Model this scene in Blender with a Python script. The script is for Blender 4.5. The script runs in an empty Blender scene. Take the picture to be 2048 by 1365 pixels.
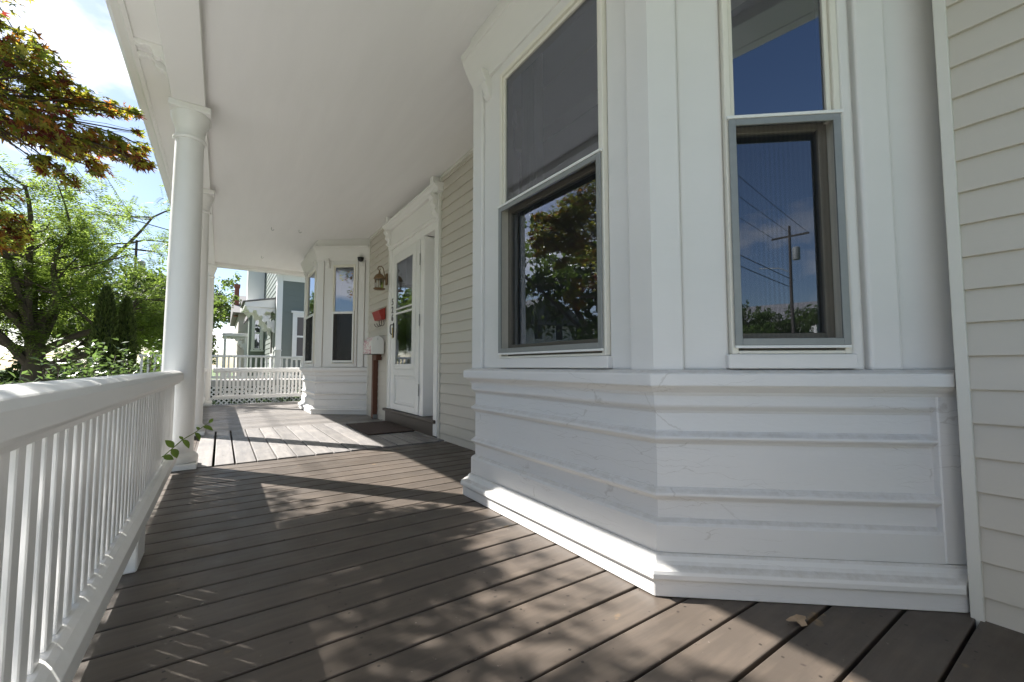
import bpy, bmesh, math, random
from mathutils import Vector, Matrix
random.seed(7)
S = bpy.context.scene
COL = S.collection
R = math.radians

# ------------------------------------------------------------------ camera
CAM_Z = 0.77
cam_d = bpy.data.cameras.new('camera')
cam_d.sensor_width = 36.0
cam_d.lens = 847.08 / 2048 * 36.0
cam_d.clip_start = 0.02
cam_d.clip_end = 2000
cam = bpy.data.objects.new('camera', cam_d)
COL.objects.link(cam)
yaw, pit, rol = 0.6011, 0.0595, -0.0005
fw = Vector((math.sin(yaw) * math.cos(pit), math.cos(yaw) * math.cos(pit), math.sin(pit)))
rt = Vector((math.cos(yaw), -math.sin(yaw), 0))
up = rt.cross(fw)
r2 = rt * math.cos(rol) + up * math.sin(rol)
u2 = -rt * math.sin(rol) + up * math.cos(rol)
cam.matrix_world = Matrix(((r2.x, u2.x, -fw.x, 0), (r2.y, u2.y, -fw.y, 0), (r2.z, u2.z, -fw.z, CAM_Z), (0, 0, 0, 1)))
S.camera = cam

# ------------------------------------------------------------------ sky, sun, exposure
SUN_EL = R(42.4)
SUN_DIR = Vector((-0.6018 * math.cos(SUN_EL), 0.7986 * math.cos(SUN_EL), math.sin(SUN_EL)))   # towards the sun
SUN_STRENGTH = 5.0
SKY_STRENGTH = 0.060
CLOUD_SEED = 3.7
EXPOSURE = 1.7
w = bpy.data.worlds.new('World')
S.world = w
w.use_nodes = True
wn, wl = w.node_tree.nodes, w.node_tree.links
wn.clear()
out = wn.new('ShaderNodeOutputWorld')
bg = wn.new('ShaderNodeBackground')
bg.inputs['Strength'].default_value = SKY_STRENGTH
sky = wn.new('ShaderNodeTexSky')
sky.sky_type = 'NISHITA'
sky.sun_disc = False
sky.sun_elevation = SUN_EL
sky.sun_rotation = math.atan2(SUN_DIR.x, SUN_DIR.y)
sky.air_density = 1.0
sky.dust_density = 0.7
sky.ozone_density = 2.2
tc = wn.new('ShaderNodeTexCoord')
sep = wn.new('ShaderNodeSeparateXYZ')
wl.new(tc.outputs['Generated'], sep.inputs[0])
den = wn.new('ShaderNodeMath'); den.operation = 'ADD'; den.inputs[1].default_value = 0.22
mx_ = wn.new('ShaderNodeMath'); mx_.operation = 'MAXIMUM'; mx_.inputs[1].default_value = 0.0
wl.new(sep.outputs[2], mx_.inputs[0]); wl.new(mx_.outputs[0], den.inputs[0])
dx = wn.new('ShaderNodeMath'); dx.operation = 'DIVIDE'
dy = wn.new('ShaderNodeMath'); dy.operation = 'DIVIDE'
wl.new(sep.outputs[0], dx.inputs[0]); wl.new(den.outputs[0], dx.inputs[1])
wl.new(sep.outputs[1], dy.inputs[0]); wl.new(den.outputs[0], dy.inputs[1])
cmb = wn.new('ShaderNodeCombineXYZ')
wl.new(dx.outputs[0], cmb.inputs[0]); wl.new(dy.outputs[0], cmb.inputs[1])
cmb.inputs[2].default_value = CLOUD_SEED
cn = wn.new('ShaderNodeTexNoise')
cn.inputs['Scale'].default_value = 1.25
cn.inputs['Detail'].default_value = 7
cn.inputs['Roughness'].default_value = 0.55
wl.new(cmb.outputs[0], cn.inputs['Vector'])
cr = wn.new('ShaderNodeValToRGB')
cr.color_ramp.elements[0].position = 0.53
cr.color_ramp.elements[1].position = 0.64
wl.new(cn.outputs['Fac'], cr.inputs[0])
cmix = wn.new('ShaderNodeMixRGB')
bw = wn.new('ShaderNodeRGBToBW'); wl.new(sky.outputs[0], bw.inputs[0])
cl = wn.new('ShaderNodeMath'); cl.operation = 'MULTIPLY_ADD'; cl.inputs[1].default_value = 1.7; cl.inputs[2].default_value = 1.2
wl.new(bw.outputs[0], cl.inputs[0]); wl.new(cl.outputs[0], cmix.inputs[2])
wl.new(cr.outputs[0], cmix.inputs[0])
wl.new(sky.outputs[0], cmix.inputs[1])
wl.new(cmix.outputs[0], bg.inputs['Color'])
wl.new(bg.outputs[0], out.inputs[0])

sl = bpy.data.lights.new('sun', 'SUN')
sl.energy = SUN_STRENGTH
sl.angle = R(0.53)
sl.color = (1.0, 0.965, 0.915)
so = bpy.data.objects.new('sun', sl)
COL.objects.link(so)
so.rotation_euler = SUN_DIR.to_track_quat('Z', 'Y').to_euler()
so.location = (-20, 27, 30)

S.view_settings.view_transform = 'Standard'
S.view_settings.look = 'None'
S.view_settings.exposure = EXPOSURE
S.view_settings.gamma = 1.0
S.view_settings.use_curve_mapping = False
S.render.engine = 'CYCLES'
cy = S.cycles
cy.max_bounces = 9
cy.diffuse_bounces = 5
cy.glossy_bounces = 4
cy.transmission_bounces = 4
cy.transparent_max_bounces = 10
cy.caustics_reflective = False
cy.caustics_refractive = False
cy.use_denoising = True
cy.sample_clamp_indirect = 6.0

# ------------------------------------------------------------------ helpers
def tag(o, label=None, cat=None, group=None, kind=None):
    if label: o['label'] = label
    if cat: o['category'] = cat
    if group: o['group'] = group
    if kind: o['kind'] = kind
    return o

def empty(name, loc, label=None, cat=None, group=None, parent=None):
    o = bpy.data.objects.new(name, None)
    o.empty_display_size = 0.1
    COL.objects.link(o)
    o.location = loc
    if parent: setpar(o, parent)
    return tag(o, label, cat, group)

def wloc(o):
    v = Vector(o.location)
    while o.parent:
        o = o.parent
        v += Vector(o.location)
    return v

def setpar(o, p):
    o.parent = p
    o.location = Vector(o.location) - wloc(p)     # parents here are never rotated or scaled

class MB:
    """collects shapes (world coordinates) and links them as one mesh object"""
    def __init__(s):
        s.v = []; s.f = []; s.mi = []; s.sm = []; s.cur = 0; s.smooth = False
    def add(s, vs, fs):
        b = len(s.v)
        s.v += [tuple(p) for p in vs]
        for f in fs:
            s.f.append(tuple(b + i for i in f)); s.mi.append(s.cur); s.sm.append(s.smooth)
        return s
    def box(s, x0, x1, y0, y1, z0, z1):
        return s.add([(x0, y0, z0), (x1, y0, z0), (x1, y1, z0), (x0, y1, z0), (x0, y0, z1), (x1, y0, z1), (x1, y1, z1), (x0, y1, z1)],
                     [(0, 3, 2, 1), (4, 5, 6, 7), (0, 1, 5, 4), (1, 2, 6, 5), (2, 3, 7, 6), (3, 0, 4, 7)])
    def hexa(s, p):      # 8 points, bottom ring then top ring
        return s.add(p, [(0, 3, 2, 1), (4, 5, 6, 7), (0, 1, 5, 4), (1, 2, 6, 5), (2, 3, 7, 6), (3, 0, 4, 7)])
    def prism(s, poly, a, b):
        """poly: list of 3D points, extruded by vector from a to b (offsets)"""
        n = len(poly); a = Vector(a); b = Vector(b)
        vs = [Vector(p) + a for p in poly] + [Vector(p) + b for p in poly]
        fs = [tuple(range(n))[::-1], tuple(range(n, 2 * n))]
        fs += [(i, (i + 1) % n, n + (i + 1) % n, n + i) for i in range(n)]
        return s.add(vs, fs)
    def tube(s, pts, rads, n=8, cap=True):
        pts = [Vector(p) for p in pts]
        if not hasattr(rads, '__len__'): rads = [rads] * len(pts)
        t = (pts[1] - pts[0]).normalized()
        ref = Vector((0, 0, 1)) if abs(t.z) < 0.9 else Vector((1, 0, 0))
        x = t.cross(ref).normalized()
        vs = []; m = len(pts)
        for i, p in enumerate(pts):
            t = (pts[min(i + 1, m - 1)] - pts[max(i - 1, 0)]).normalized()
            x = (x - t * x.dot(t)).normalized()
            y = t.cross(x)
            for k in range(n):
                a = 2 * math.pi * k / n
                vs.append(p + (x * math.cos(a) + y * math.sin(a)) * rads[i])
        fs = []
        for i in range(m - 1):
            for k in range(n):
                fs.append((i * n + k, i * n + (k + 1) % n, (i + 1) * n + (k + 1) % n, (i + 1) * n + k))
        if cap:
            fs.append(tuple(range(n))[::-1]); fs.append(tuple(range((m - 1) * n, m * n)))
        return s.add(vs, fs)
    def lathe(s, c, prof, n=40):
        """prof: (radius, z) bottom to top, round a vertical axis through c"""
        vs = []; m = len(prof)
        for r, z in prof:
            for k in range(n):
                a = 2 * math.pi * k / n
                vs.append((c[0] + r * math.cos(a), c[1] + r * math.sin(a), c[2] + z))
        fs = []
        for i in range(m - 1):
            for k in range(n):
                fs.append((i * n + k, i * n + (k + 1) % n, (i + 1) * n + (k + 1) % n, (i + 1) * n + k))
        fs.append(tuple(range(n))[::-1]); fs.append(tuple(range((m - 1) * n, m * n)))
        return s.add(vs, fs)
    def build(s, name, mats, parent=None, bev=0.0, smooth=False, origin=None, seg=1, ang=30):
        if not isinstance(mats, (list, tuple)): mats = [mats]
        me = bpy.data.meshes.new(name)
        if origin is None:
            n = max(1, len(s.v))
            lo = [min(p[i] for p in s.v) for i in range(3)]; hi = [max(p[i] for p in s.v) for i in range(3)]
            origin = ((lo[0] + hi[0]) / 2, (lo[1] + hi[1]) / 2, lo[2])
        o3 = Vector(origin)
        me.from_pydata([(p[0] - o3.x, p[1] - o3.y, p[2] - o3.z) for p in s.v], [], s.f)
        for mt in mats: me.materials.append(mt)
        if len(mats) > 1: me.polygons.foreach_set('material_index', s.mi)
        if any(s.sm) or smooth:
            me.polygons.foreach_set('use_smooth', [True] * len(s.f) if smooth else s.sm)
        if bev > 0:
            bm = bmesh.new(); bm.from_mesh(me)
            ed = [e for e in bm.edges if len(e.link_faces) == 2 and e.calc_face_angle(0) > R(ang)]
            bmesh.ops.bevel(bm, geom=ed, offset=bev, segments=seg, profile=0.5, affect='EDGES', clamp_overlap=True)
            bm.to_mesh(me); bm.free()
        if smooth:
            try: me.set_sharp_from_angle(angle=R(38))
            except Exception: pass
        me.update()
        o = bpy.data.objects.new(name, me)
        COL.objects.link(o)
        o.location = o3
        if parent is not None: setpar(o, parent)
        return o

def B(x0, x1, y0, y1, z0, z1): return MB().box(x0, x1, y0, y1, z0, z1)

def dup(o, parent=None, off=(0, 0, 0)):
    """a copy of a thing with copies of its parts"""
    c = o.copy(); COL.objects.link(c)
    c.parent = parent
    c.location = Vector(o.location) + Vector(off)
    for ch in list(o.children): dup(ch, c)
    return c

# ------------------------------------------------------------------ materials
def nodes(name):
    m = bpy.data.materials.new(name); m.use_nodes = True
    n, l = m.node_tree.nodes, m.node_tree.links
    n.clear()
    o = n.new('ShaderNodeOutputMaterial')
    return m, n, l, o

def noise(n, l, vec, scale, detail=4, rough=0.55, stretch=None):
    if stretch:
        mp = n.new('ShaderNodeMapping'); mp.inputs['Scale'].default_value = stretch
        l.new(vec, mp.inputs[0]); vec = mp.outputs[0]
    t = n.new('ShaderNodeTexNoise')
    t.inputs['Scale'].default_value = scale; t.inputs['Detail'].default_value = detail; t.inputs['Roughness'].default_value = rough
    l.new(vec, t.inputs['Vector'])
    return t.outputs['Fac']

def ramp(n, l, fac, p0, p1, c0=(0, 0, 0, 1), c1=(1, 1, 1, 1)):
    r = n.new('ShaderNodeValToRGB')
    r.color_ramp.elements[0].position = p0; r.color_ramp.elements[1].position = p1
    r.color_ramp.elements[0].color = c0; r.color_ramp.elements[1].color = c1
    l.new(fac, r.inputs[0])
    return r.outputs[0]

def mixc(n, l, fac, a, b, mode='MIX'):
    m = n.new('ShaderNodeMixRGB'); m.blend_type = mode
    for sock, v in ((0, fac), (1, a), (2, b)):
        if isinstance(v, (int, float)): m.inputs[sock].default_value = v
        elif isinstance(v, tuple): m.inputs[sock].default_value = v if len(v) == 4 else v + (1,)
        else: l.new(v, m.inputs[sock])
    return m.outputs[0]

def mat(name, col, rough=0.5, var=0.06, vscale=6, bump=0.0, bscale=60, stretch=None, metal=0.0, dirt=None, spec=0.5, cracks=0.0):
    m, n, l, o = nodes(name)
    p = n.new('ShaderNodeBsdfPrincipled')
    g = n.new('ShaderNodeNewGeometry'); pos = g.outputs['Position']
    c = mixc(n, l, noise(n, l, pos, vscale, 5, stretch=stretch), tuple(x * (1 - var) for x in col), tuple(min(1, x * (1 + var)) for x in col))
    h = None
    if dirt:      # dust and grime lying on ledges, in patches
        s = n.new('ShaderNodeSeparateXYZ'); l.new(g.outputs['Normal'], s.inputs[0])
        upm = ramp(n, l, s.outputs[2], 0.35, 0.9)
        pt = ramp(n, l, noise(n, l, pos, 26, 9, 0.72), 0.25, 0.80)
        k = n.new('ShaderNodeMath'); k.operation = 'MULTIPLY'; l.new(upm, k.inputs[0]); l.new(pt, k.inputs[1])
        k2 = n.new('ShaderNodeMath'); k2.operation = 'MULTIPLY'; l.new(k.outputs[0], k2.inputs[0]); k2.inputs[1].default_value = dirt
        c = mixc(n, l, k2.outputs[0], c, (0.33, 0.28, 0.21))
    if cracks:    # hairline cracks running along old painted boards
        wv = n.new('ShaderNodeTexVoronoi'); wv.feature = 'DISTANCE_TO_EDGE'; wv.inputs['Scale'].default_value = 5.0
        mp = n.new('ShaderNodeMapping'); mp.inputs['Scale'].default_value = (0.42, 0.42, 5.0)
        nz = n.new('ShaderNodeTexNoise'); nz.inputs['Scale'].default_value = 14; nz.inputs['Detail'].default_value = 6
        l.new(pos, nz.inputs['Vector'])
        ad = n.new('ShaderNodeVectorMath'); ad.operation = 'MULTIPLY_ADD'; ad.inputs[1].default_value = (0.09, 0.09, 0.05)
        l.new(nz.outputs['Color'], ad.inputs[0]); l.new(pos, ad.inputs[2])
        l.new(ad.outputs[0], mp.inputs[0]); l.new(mp.outputs[0], wv.inputs['Vector'])
        ln = ramp(n, l, wv.outputs['Distance'], 0.0, 0.012, (1, 1, 1, 1), (0, 0, 0, 1))
        ms = ramp(n, l, noise(n, l, pos, 2.6, 4, 0.6), 0.46, 0.54)
        k = n.new('ShaderNodeMath'); k.operation = 'MULTIPLY'; l.new(ln, k.inputs[0]); l.new(ms, k.inputs[1])
        k2 = n.new('ShaderNodeMath'); k2.operation = 'MULTIPLY'; l.new(k.outputs[0], k2.inputs[0]); k2.inputs[1].default_value = cracks
        c = mixc(n, l, k2.outputs[0], c, (0.36, 0.33, 0.29))
    l.new(c, p.inputs['Base Color'])
    p.inputs['Roughness'].default_value = rough
    p.inputs['Metallic'].default_value = metal
    p.inputs['Specular IOR Level'].default_value = spec
    if bump:
        b = n.new('ShaderNodeBump'); b.inputs['Strength'].default_value = bump; b.inputs['Distance'].default_value = 0.004
        l.new(noise(n, l, pos, bscale, 5, 0.6, stretch), b.inputs['Height'])
        l.new(b.outputs[0], p.inputs['Normal'])
    l.new(p.outputs[0], o.inputs[0])
    return m

M = {}
M['white'] = mat('white_paint', (0.83, 0.82, 0.80), 0.42, 0.02, 3, 0.12, 30)
M['bay'] = mat('old_white_paint', (0.71, 0.70, 0.685), 0.45, 0.025, 4, 0.22, 26, (1, 1, 3), dirt=0.60, cracks=0.42)
M['bayu'] = mat('white_trim_paint', (0.71, 0.695, 0.675), 0.45, 0.025, 4, 0.15, 26, (1, 1, 3))
M['ceil'] = mat('ceiling_paint', (0.83, 0.82, 0.81), 0.5, 0.045, 2.2, 0.22, 22, (5, 0.6, 1))
M['rail'] = mat('railing_paint', (0.80, 0.795, 0.78), 0.38, 0.025, 8, 0.15, 40, dirt=0.25)
M['cream'] = mat('cream_vinyl', (0.74, 0.71, 0.63), 0.4, 0.03, 6)
M['alu'] = mat('aluminium_frame', (0.27, 0.28, 0.275), 0.5, 0.12, 30, 0.1, 80, metal=0.35)
M['aluw'] = mat('white_aluminium', (0.76, 0.76, 0.74), 0.35, 0.02, 8)
M['sash'] = mat('old_sash_paint', (0.17, 0.15, 0.12), 0.5, 0.12, 15)
M['siding'] = mat('siding_vinyl', (0.545, 0.51, 0.45), 0.48, 0.04, 2.5, 0.08, 50, (1, 0.3, 3))
M['strip'] = mat('siding_trim', (0.66, 0.645, 0.59), 0.45, 0.03, 5)
M['brown'] = mat('brown_step_paint', (0.075, 0.06, 0.05), 0.5, 0.15, 12, 0.2, 40)
M['mat'] = mat('doormat_coir', (0.060, 0.040, 0.032), 0.95, 0.4, 120, 0.8, 260)
M['post'] = mat('stained_post', (0.115, 0.042, 0.022), 0.5, 0.3, 9, 0.25, 40, (1, 1, 0.12))
M['red'] = mat('red_metal', (0.33, 0.035, 0.025), 0.42, 0.08, 12)
M['black'] = mat('black_iron', (0.015, 0.015, 0.016), 0.4, 0.1, 20)
M['bronze'] = mat('aged_bronze', (0.20, 0.13, 0.065), 0.42, 0.35, 40, 0.2, 60, metal=0.6)
M['dark'] = mat('dark_room', (0.10, 0.095, 0.09), 0.8, 0.05, 2)
M['curtain'] = mat('sheer_curtain', (0.20, 0.195, 0.19), 0.9, 0.05, 6)
M['bark'] = mat('bark', (0.085, 0.068, 0.052), 0.9, 0.35, 14, 0.9, 26, (1, 1, 0.3))
M['twig'] = mat('maple_twig', (0.06, 0.042, 0.034), 0.8, 0.3, 20)
M['teal'] = mat('teal_clapboard', (0.16, 0.185, 0.168), 0.55, 0.06, 3, 0.1, 40)
M['nwhite'] = mat('neighbour_white', (0.80, 0.80, 0.78), 0.5, 0.02, 3)
M['roof'] = mat('grey_shingle', (0.17, 0.165, 0.165), 0.9, 0.15, 8, 0.3, 30)
M['brick'] = mat('chimney_brick', (0.27, 0.10, 0.07), 0.85, 0.25, 12, 0.3, 30)
M['grass'] = mat('lawn', (0.075, 0.12, 0.032), 0.95, 0.35, 3, 0.6, 30)
M['gravel'] = mat('bounce_gravel', (0.50, 0.49, 0.475), 0.95, 0.22, 70, 0.8, 90)
M['asphalt'] = mat('asphalt', (0.055, 0.055, 0.056), 0.9, 0.15, 6, 0.3, 80)
M['concrete'] = mat('pavement', (0.45, 0.435, 0.41), 0.9, 0.08, 4, 0.2, 60)
M['pole'] = mat('pole_wood', (0.05, 0.042, 0.036), 0.9, 0.2, 6)
M['wire'] = mat('wire_black', (0.02, 0.02, 0.02), 0.7, 0.0)
M['deadleaf'] = mat('dry_leaf', (0.36, 0.26, 0.17), 0.8, 0.25, 40)
M['brass'] = mat('brass', (0.55, 0.40, 0.16), 0.3, 0.1, 20, metal=0.9)
M['nwall'] = mat('pale_house_paint', (0.62, 0.60, 0.55), 0.6, 0.04, 2)

def deck_mat(name, col, sheen):
    m, n, l, o = nodes(name)
    p = n.new('ShaderNodeBsdfPrincipled')
    g = n.new('ShaderNodeNewGeometry'); oi = n.new('ShaderNodeObjectInfo')
    tcn = n.new('ShaderNodeTexCoord')
    pos = g.outputs['Position']
    c = mixc(n, l, oi.outputs['Random'], tuple(x * 0.84 for x in col), tuple(x * 1.16 for x in col))
    c = mixc(n, l, ramp(n, l, noise(n, l, pos, 3.0, 5, 0.6), 0.3, 0.75), c, mixc(n, l, 1.0, c, (0.78, 0.80, 0.84), 'MULTIPLY'))
    grain = noise(n, l, tcn.outputs['Object'], 30, 5, 0.6, (0.10, 0.9, 1) if sheen == 'x' else (0.9, 0.10, 1))
    c = mixc(n, l, ramp(n, l, grain, 0.42, 0.68), c, mixc(n, l, 1.0, c, (1.35, 1.33, 1.30), 'MULTIPLY'))
    sc = ramp(n, l, noise(n, l, pos, 30, 4, 0.75, (1, 0.6, 1)), 0.675, 0.71)        # scuffs where the paint is worn
    c = mixc(n, l, sc, c, (0.24, 0.21, 0.18))
    dk = ramp(n, l, noise(n, l, pos, 40, 2, 0.5), 0.27, 0.30, (1, 1, 1, 1), (0, 0, 0, 1))
    c = mixc(n, l, dk, c, (0.045, 0.035, 0.03))
    ou = ramp(n, l, noise(n, l, pos, 5.5, 4, 0.6), 0.68, 0.74)       # a few ochre stains
    oum = n.new('ShaderNodeMath'); oum.operation = 'MULTIPLY'; oum.inputs[1].default_value = 0.5; l.new(ou, oum.inputs[0])
    c = mixc(n, l, oum.outputs[0], c, (0.36, 0.23, 0.10))
    if sheen == 'x':      # nail heads, two to a board over every joist
        sx = n.new('ShaderNodeSeparateXYZ'); l.new(tcn.outputs['Object'], sx.inputs[0])
        def mth(op, a, b=None):
            q = n.new('ShaderNodeMath'); q.operation = op
            for i_, v_ in ((0, a), (1, b)):
                if v_ is None: continue
                if isinstance(v_, (int, float)): q.inputs[i_].default_value = v_
                else: l.new(v_, q.inputs[i_])
            return q.outputs[0]
        ax = mth('MULTIPLY', mth('SUBTRACT', mth('FRACT', mth('DIVIDE', mth('ADD', sx.outputs[0], 20.02), 0.45)), 0.5), 0.45)
        by = mth('SUBTRACT', mth('ABSOLUTE', sx.outputs[1]), 0.043)
        dd = mth('SQRT', mth('ADD', mth('MULTIPLY', ax, ax), mth('MULTIPLY', by, by)))
        c = mixc(n, l, mth('LESS_THAN', dd, 0.0042), c, (0.028, 0.022, 0.018))
    l.new(c, p.inputs['Base Color'])
    p.inputs['Specular IOR Level'].default_value = 0.4
    l.new(ramp(n, l, noise(n, l, pos, 7, 4), 0.3, 0.7, (0.38, 0.38, 0.38, 1), (0.55, 0.55, 0.55, 1)), p.inputs['Roughness'])
    b = n.new('ShaderNodeBump'); b.inputs['Strength'].default_value = 0.25; b.inputs['Distance'].default_value = 0.003
    l.new(grain, b.inputs['Height']); l.new(b.outputs[0], p.inputs['Normal'])
    l.new(p.outputs[0], o.inputs[0])
    return m
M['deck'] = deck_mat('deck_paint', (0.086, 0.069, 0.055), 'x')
M['deck3'] = deck_mat('deck_paint_glare', (0.175, 0.160, 0.147), 'x')  # lighter copy: grazing sun glare on the far boards put into the colour
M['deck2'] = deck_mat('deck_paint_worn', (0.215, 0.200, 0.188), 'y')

def glass_mat(name, ior, tint, gcol=(1, 1, 1), rough=0.0):
    m, n, l, o = nodes(name)
    fr = n.new('ShaderNodeFresnel'); fr.inputs[0].default_value = ior
    tr = n.new('ShaderNodeBsdfTransparent'); tr.inputs[0].default_value = tint + (1,)
    gl = n.new('ShaderNodeBsdfGlossy'); gl.inputs[0].default_value = gcol + (1,); gl.inputs['Roughness'].default_value = rough
    mx = n.new('ShaderNodeMixShader')
    g = n.new('ShaderNodeNewGeometry')
    b = n.new('ShaderNodeBump'); b.inputs['Strength'].default_value = 0.03; b.inputs['Distance'].default_value = 0.02
    l.new(noise(n, l, g.outputs['Position'], 2.2, 1), b.inputs['Height'])
    l.new(b.outputs[0], gl.inputs['Normal'])
    l.new(fr.outputs[0], mx.inputs[0]); l.new(tr.outputs[0], mx.inputs[1]); l.new(gl.outputs[0], mx.inputs[2])
    l.new(mx.outputs[0], o.inputs[0])
    return m
M['glass'] = glass_mat('window_glass', 2.8, (0.76, 0.78, 0.80), (0.80, 0.86, 1.0))
M['lampglass'] = glass_mat('lantern_glass', 1.45, (0.92, 0.93, 0.92))

def screen_mat(name, op):
    m, n, l, o = nodes(name)
    tr = n.new('ShaderNodeBsdfTransparent')
    d = n.new('ShaderNodeBsdfDiffuse'); d.inputs[0].default_value = (0.05, 0.05, 0.05, 1)
    g = n.new('ShaderNodeNewGeometry')
    wv = n.new('ShaderNodeTexWave'); wv.inputs['Scale'].default_value = 26; wv.inputs['Distortion'].default_value = 1.2; wv.inputs['Detail'].default_value = 1
    l.new(g.outputs['Position'], wv.inputs['Vector'])
    mr = n.new('ShaderNodeMapRange'); mr.inputs[3].default_value = op * 0.8; mr.inputs[4].default_value = op * 1.2
    l.new(wv.outputs['Fac'], mr.inputs[0])
    mx = n.new('ShaderNodeMixShader'); l.new(mr.outputs[0], mx.inputs[0])
    l.new(tr.outputs[0], mx.inputs[1]); l.new(d.outputs[0], mx.inputs[2]); l.new(mx.outputs[0], o.inputs[0])
    return m
M['screen'] = screen_mat('insect_screen', 0.22)
M['screen2'] = screen_mat('dark_insect_screen', 0.80)

def leaf_mat(name, col, trans, var=0.35, scale=3.0, rough=0.5, tf=0.45):
    m, n, l, o = nodes(name)
    g = n.new('ShaderNodeNewGeometry')
    f = n.new('ShaderNodeMapRange'); f.inputs[1].default_value = 0; f.inputs[2].default_value = 1; f.inputs[3].default_value = 1 - var; f.inputs[4].default_value = 1 + var
    l.new(g.outputs['Random Per Island'], f.inputs[0])
    def scaled(c):
        v = n.new('ShaderNodeVectorMath'); v.operation = 'SCALE'; v.inputs[0].default_value = c; l.new(f.outputs[0], v.inputs['Scale'])
        return v.outputs[0]
    p = n.new('ShaderNodeBsdfPrincipled'); p.inputs['Roughness'].default_value = rough; p.inputs['Specular IOR Level'].default_value = 0.35
    l.new(scaled(col), p.inputs['Base Color'])
    t = n.new('ShaderNodeBsdfTranslucent'); l.new(scaled(trans), t.inputs[0])
    mx = n.new('ShaderNodeMixShader'); mx.inputs[0].default_value = tf
    l.new(p.outputs[0], mx.inputs[1]); l.new(t.outputs[0], mx.inputs[2]); l.new(mx.outputs[0], o.inputs[0])
    return m
M['mg'] = leaf_mat('maple_leaf_green', (0.075, 0.105, 0.02), (0.30, 0.37, 0.04))
M['my'] = leaf_mat('maple_leaf_yellow', (0.17, 0.16, 0.025), (0.55, 0.52, 0.06))
M['mo'] = leaf_mat('maple_leaf_orange', (0.16, 0.075, 0.018), (0.48, 0.20, 0.03))
M['mr'] = leaf_mat('maple_leaf_red', (0.075, 0.022, 0.018), (0.24, 0.04, 0.025))
M['lo'] = leaf_mat('locust_leaf', (0.075, 0.11, 0.025), (0.27, 0.37, 0.06), 0.5, tf=0.52)
M['tr'] = leaf_mat('tree_leaf', (0.055, 0.09, 0.02), (0.16, 0.235, 0.04), 0.45, tf=0.45)
M['ar'] = leaf_mat('arborvitae_leaf', (0.075, 0.105, 0.024), (0.15, 0.19, 0.03), 0.5, tf=0.35)
M['sh'] = leaf_mat('shrub_leaf', (0.07, 0.115, 0.04), (0.16, 0.25, 0.06), 0.35, rough=0.28, tf=0.4)
M['vi'] = leaf_mat('vine_leaf', (0.10, 0.17, 0.035), (0.25, 0.36, 0.06), 0.2, tf=0.4)
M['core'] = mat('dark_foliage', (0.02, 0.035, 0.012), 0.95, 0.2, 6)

# ================================================================== SETTING
WX = 1.946          # plane of the house wall
CEIL = 2.867
g = MB().add([(-300, -300, -0.9), (300, -300, -0.9), (300, 300, -0.9), (-300, 300, -0.9)], [(0, 1, 2, 3)])
tag(g.build('ground', M['grass'], origin=(0, 0, -0.9)), 'mown lawn round the houses', kind='structure')
g = MB().add([(-13.5, -300, -0.888), (-6.9, -300, -0.888), (-6.9, 300, -0.888), (-13.5, 300, -0.888)], [(0, 1, 2, 3)])
tag(g.build('road', M['asphalt']), 'asphalt street in front of the houses', kind='structure')
tag(B(-6.9, -6.72, -300, 300, -1.0, -0.78).build('kerb', M['concrete'], bev=0.01), 'concrete kerb of the street', kind='structure')
tag(B(-6.3, -4.3, -300, 300, -1.0, -0.872).build('pavement', M['concrete']), 'concrete pavement along the street', kind='structure')
tag(B(-3.4, -0.34, -6.0, 10.3, -1.0, -0.88).build('added_bounce_bed', M['gravel']), 'added bed of pale gravel bouncing sunlight up to the porch ceiling', kind='structure')  # unseen bed, added to throw sunlight up onto the ceiling

# ------------------------------------------------------------------ porch floor
DY0, DY1 = -0.46, 10.56
jo = MB()
for x in (-0.20, 0.25, 0.70, 1.15, 1.60):
    jo.box(x, x + 0.045, DY0 + 0.03, DY1 - 0.03, -0.22, -0.034)
jo.box(-0.33, -0.295, DY0, DY1, -0.26, -0.034)
jo.box(-0.29, 2.0, DY0, DY0 + 0.028, -0.26, -0.034)
jo.box(-0.29, 2.0, DY1 - 0.028, DY1, -0.26, -0.034)
floor = tag(jo.build('porch_floor', M['brown']), 'painted plank floor of the porch', kind='structure')
skirt = B(-0.325, -0.305, DY0, DY1, -0.9, -0.262).build('skirt_board', M['white'], floor)
B(-0.30, 2.0, DY1 - 0.02, DY1 - 0.002, -0.9, -0.262).build('skirt_board', M['white'], floor)
B(-0.30, 2.0, DY0 + 0.002, DY0 + 0.02, -0.9, -0.262).build('skirt_board', M['white'], floor)
PITCH, Y0B, GAP = 0.1432, 0.7305, 0.0100
bm_ = B(-0.345, 2.02, 0, PITCH - GAP, -0.032, 0).build('deck_board', M['deck'], bev=0.0035, seg=2, origin=(0.8, 0.068, -0.032))
board_me = bm_.data
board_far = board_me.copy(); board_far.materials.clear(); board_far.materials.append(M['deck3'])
bpy.data.objects.remove(bm_)
def put(name, me, loc, parent, rot=0.0):
    o = bpy.data.objects.new(name, me); COL.objects.link(o)
    o.location = loc
    setpar(o, parent)
    if rot: o.rotation_euler.z = rot
    return o
rb = random.Random(3)
PAN0, PAN1 = 4.062, 6.155
k = -8
while True:
    y = Y0B + GAP / 2 + k * PITCH
    if y + PITCH > DY1 + 0.03: break
    if y + PITCH - GAP < PAN0 + 0.008 or y > PAN1 - 0.02:
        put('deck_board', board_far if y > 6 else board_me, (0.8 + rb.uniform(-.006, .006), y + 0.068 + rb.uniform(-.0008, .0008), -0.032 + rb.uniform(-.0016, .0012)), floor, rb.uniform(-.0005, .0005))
    k += 1
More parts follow.
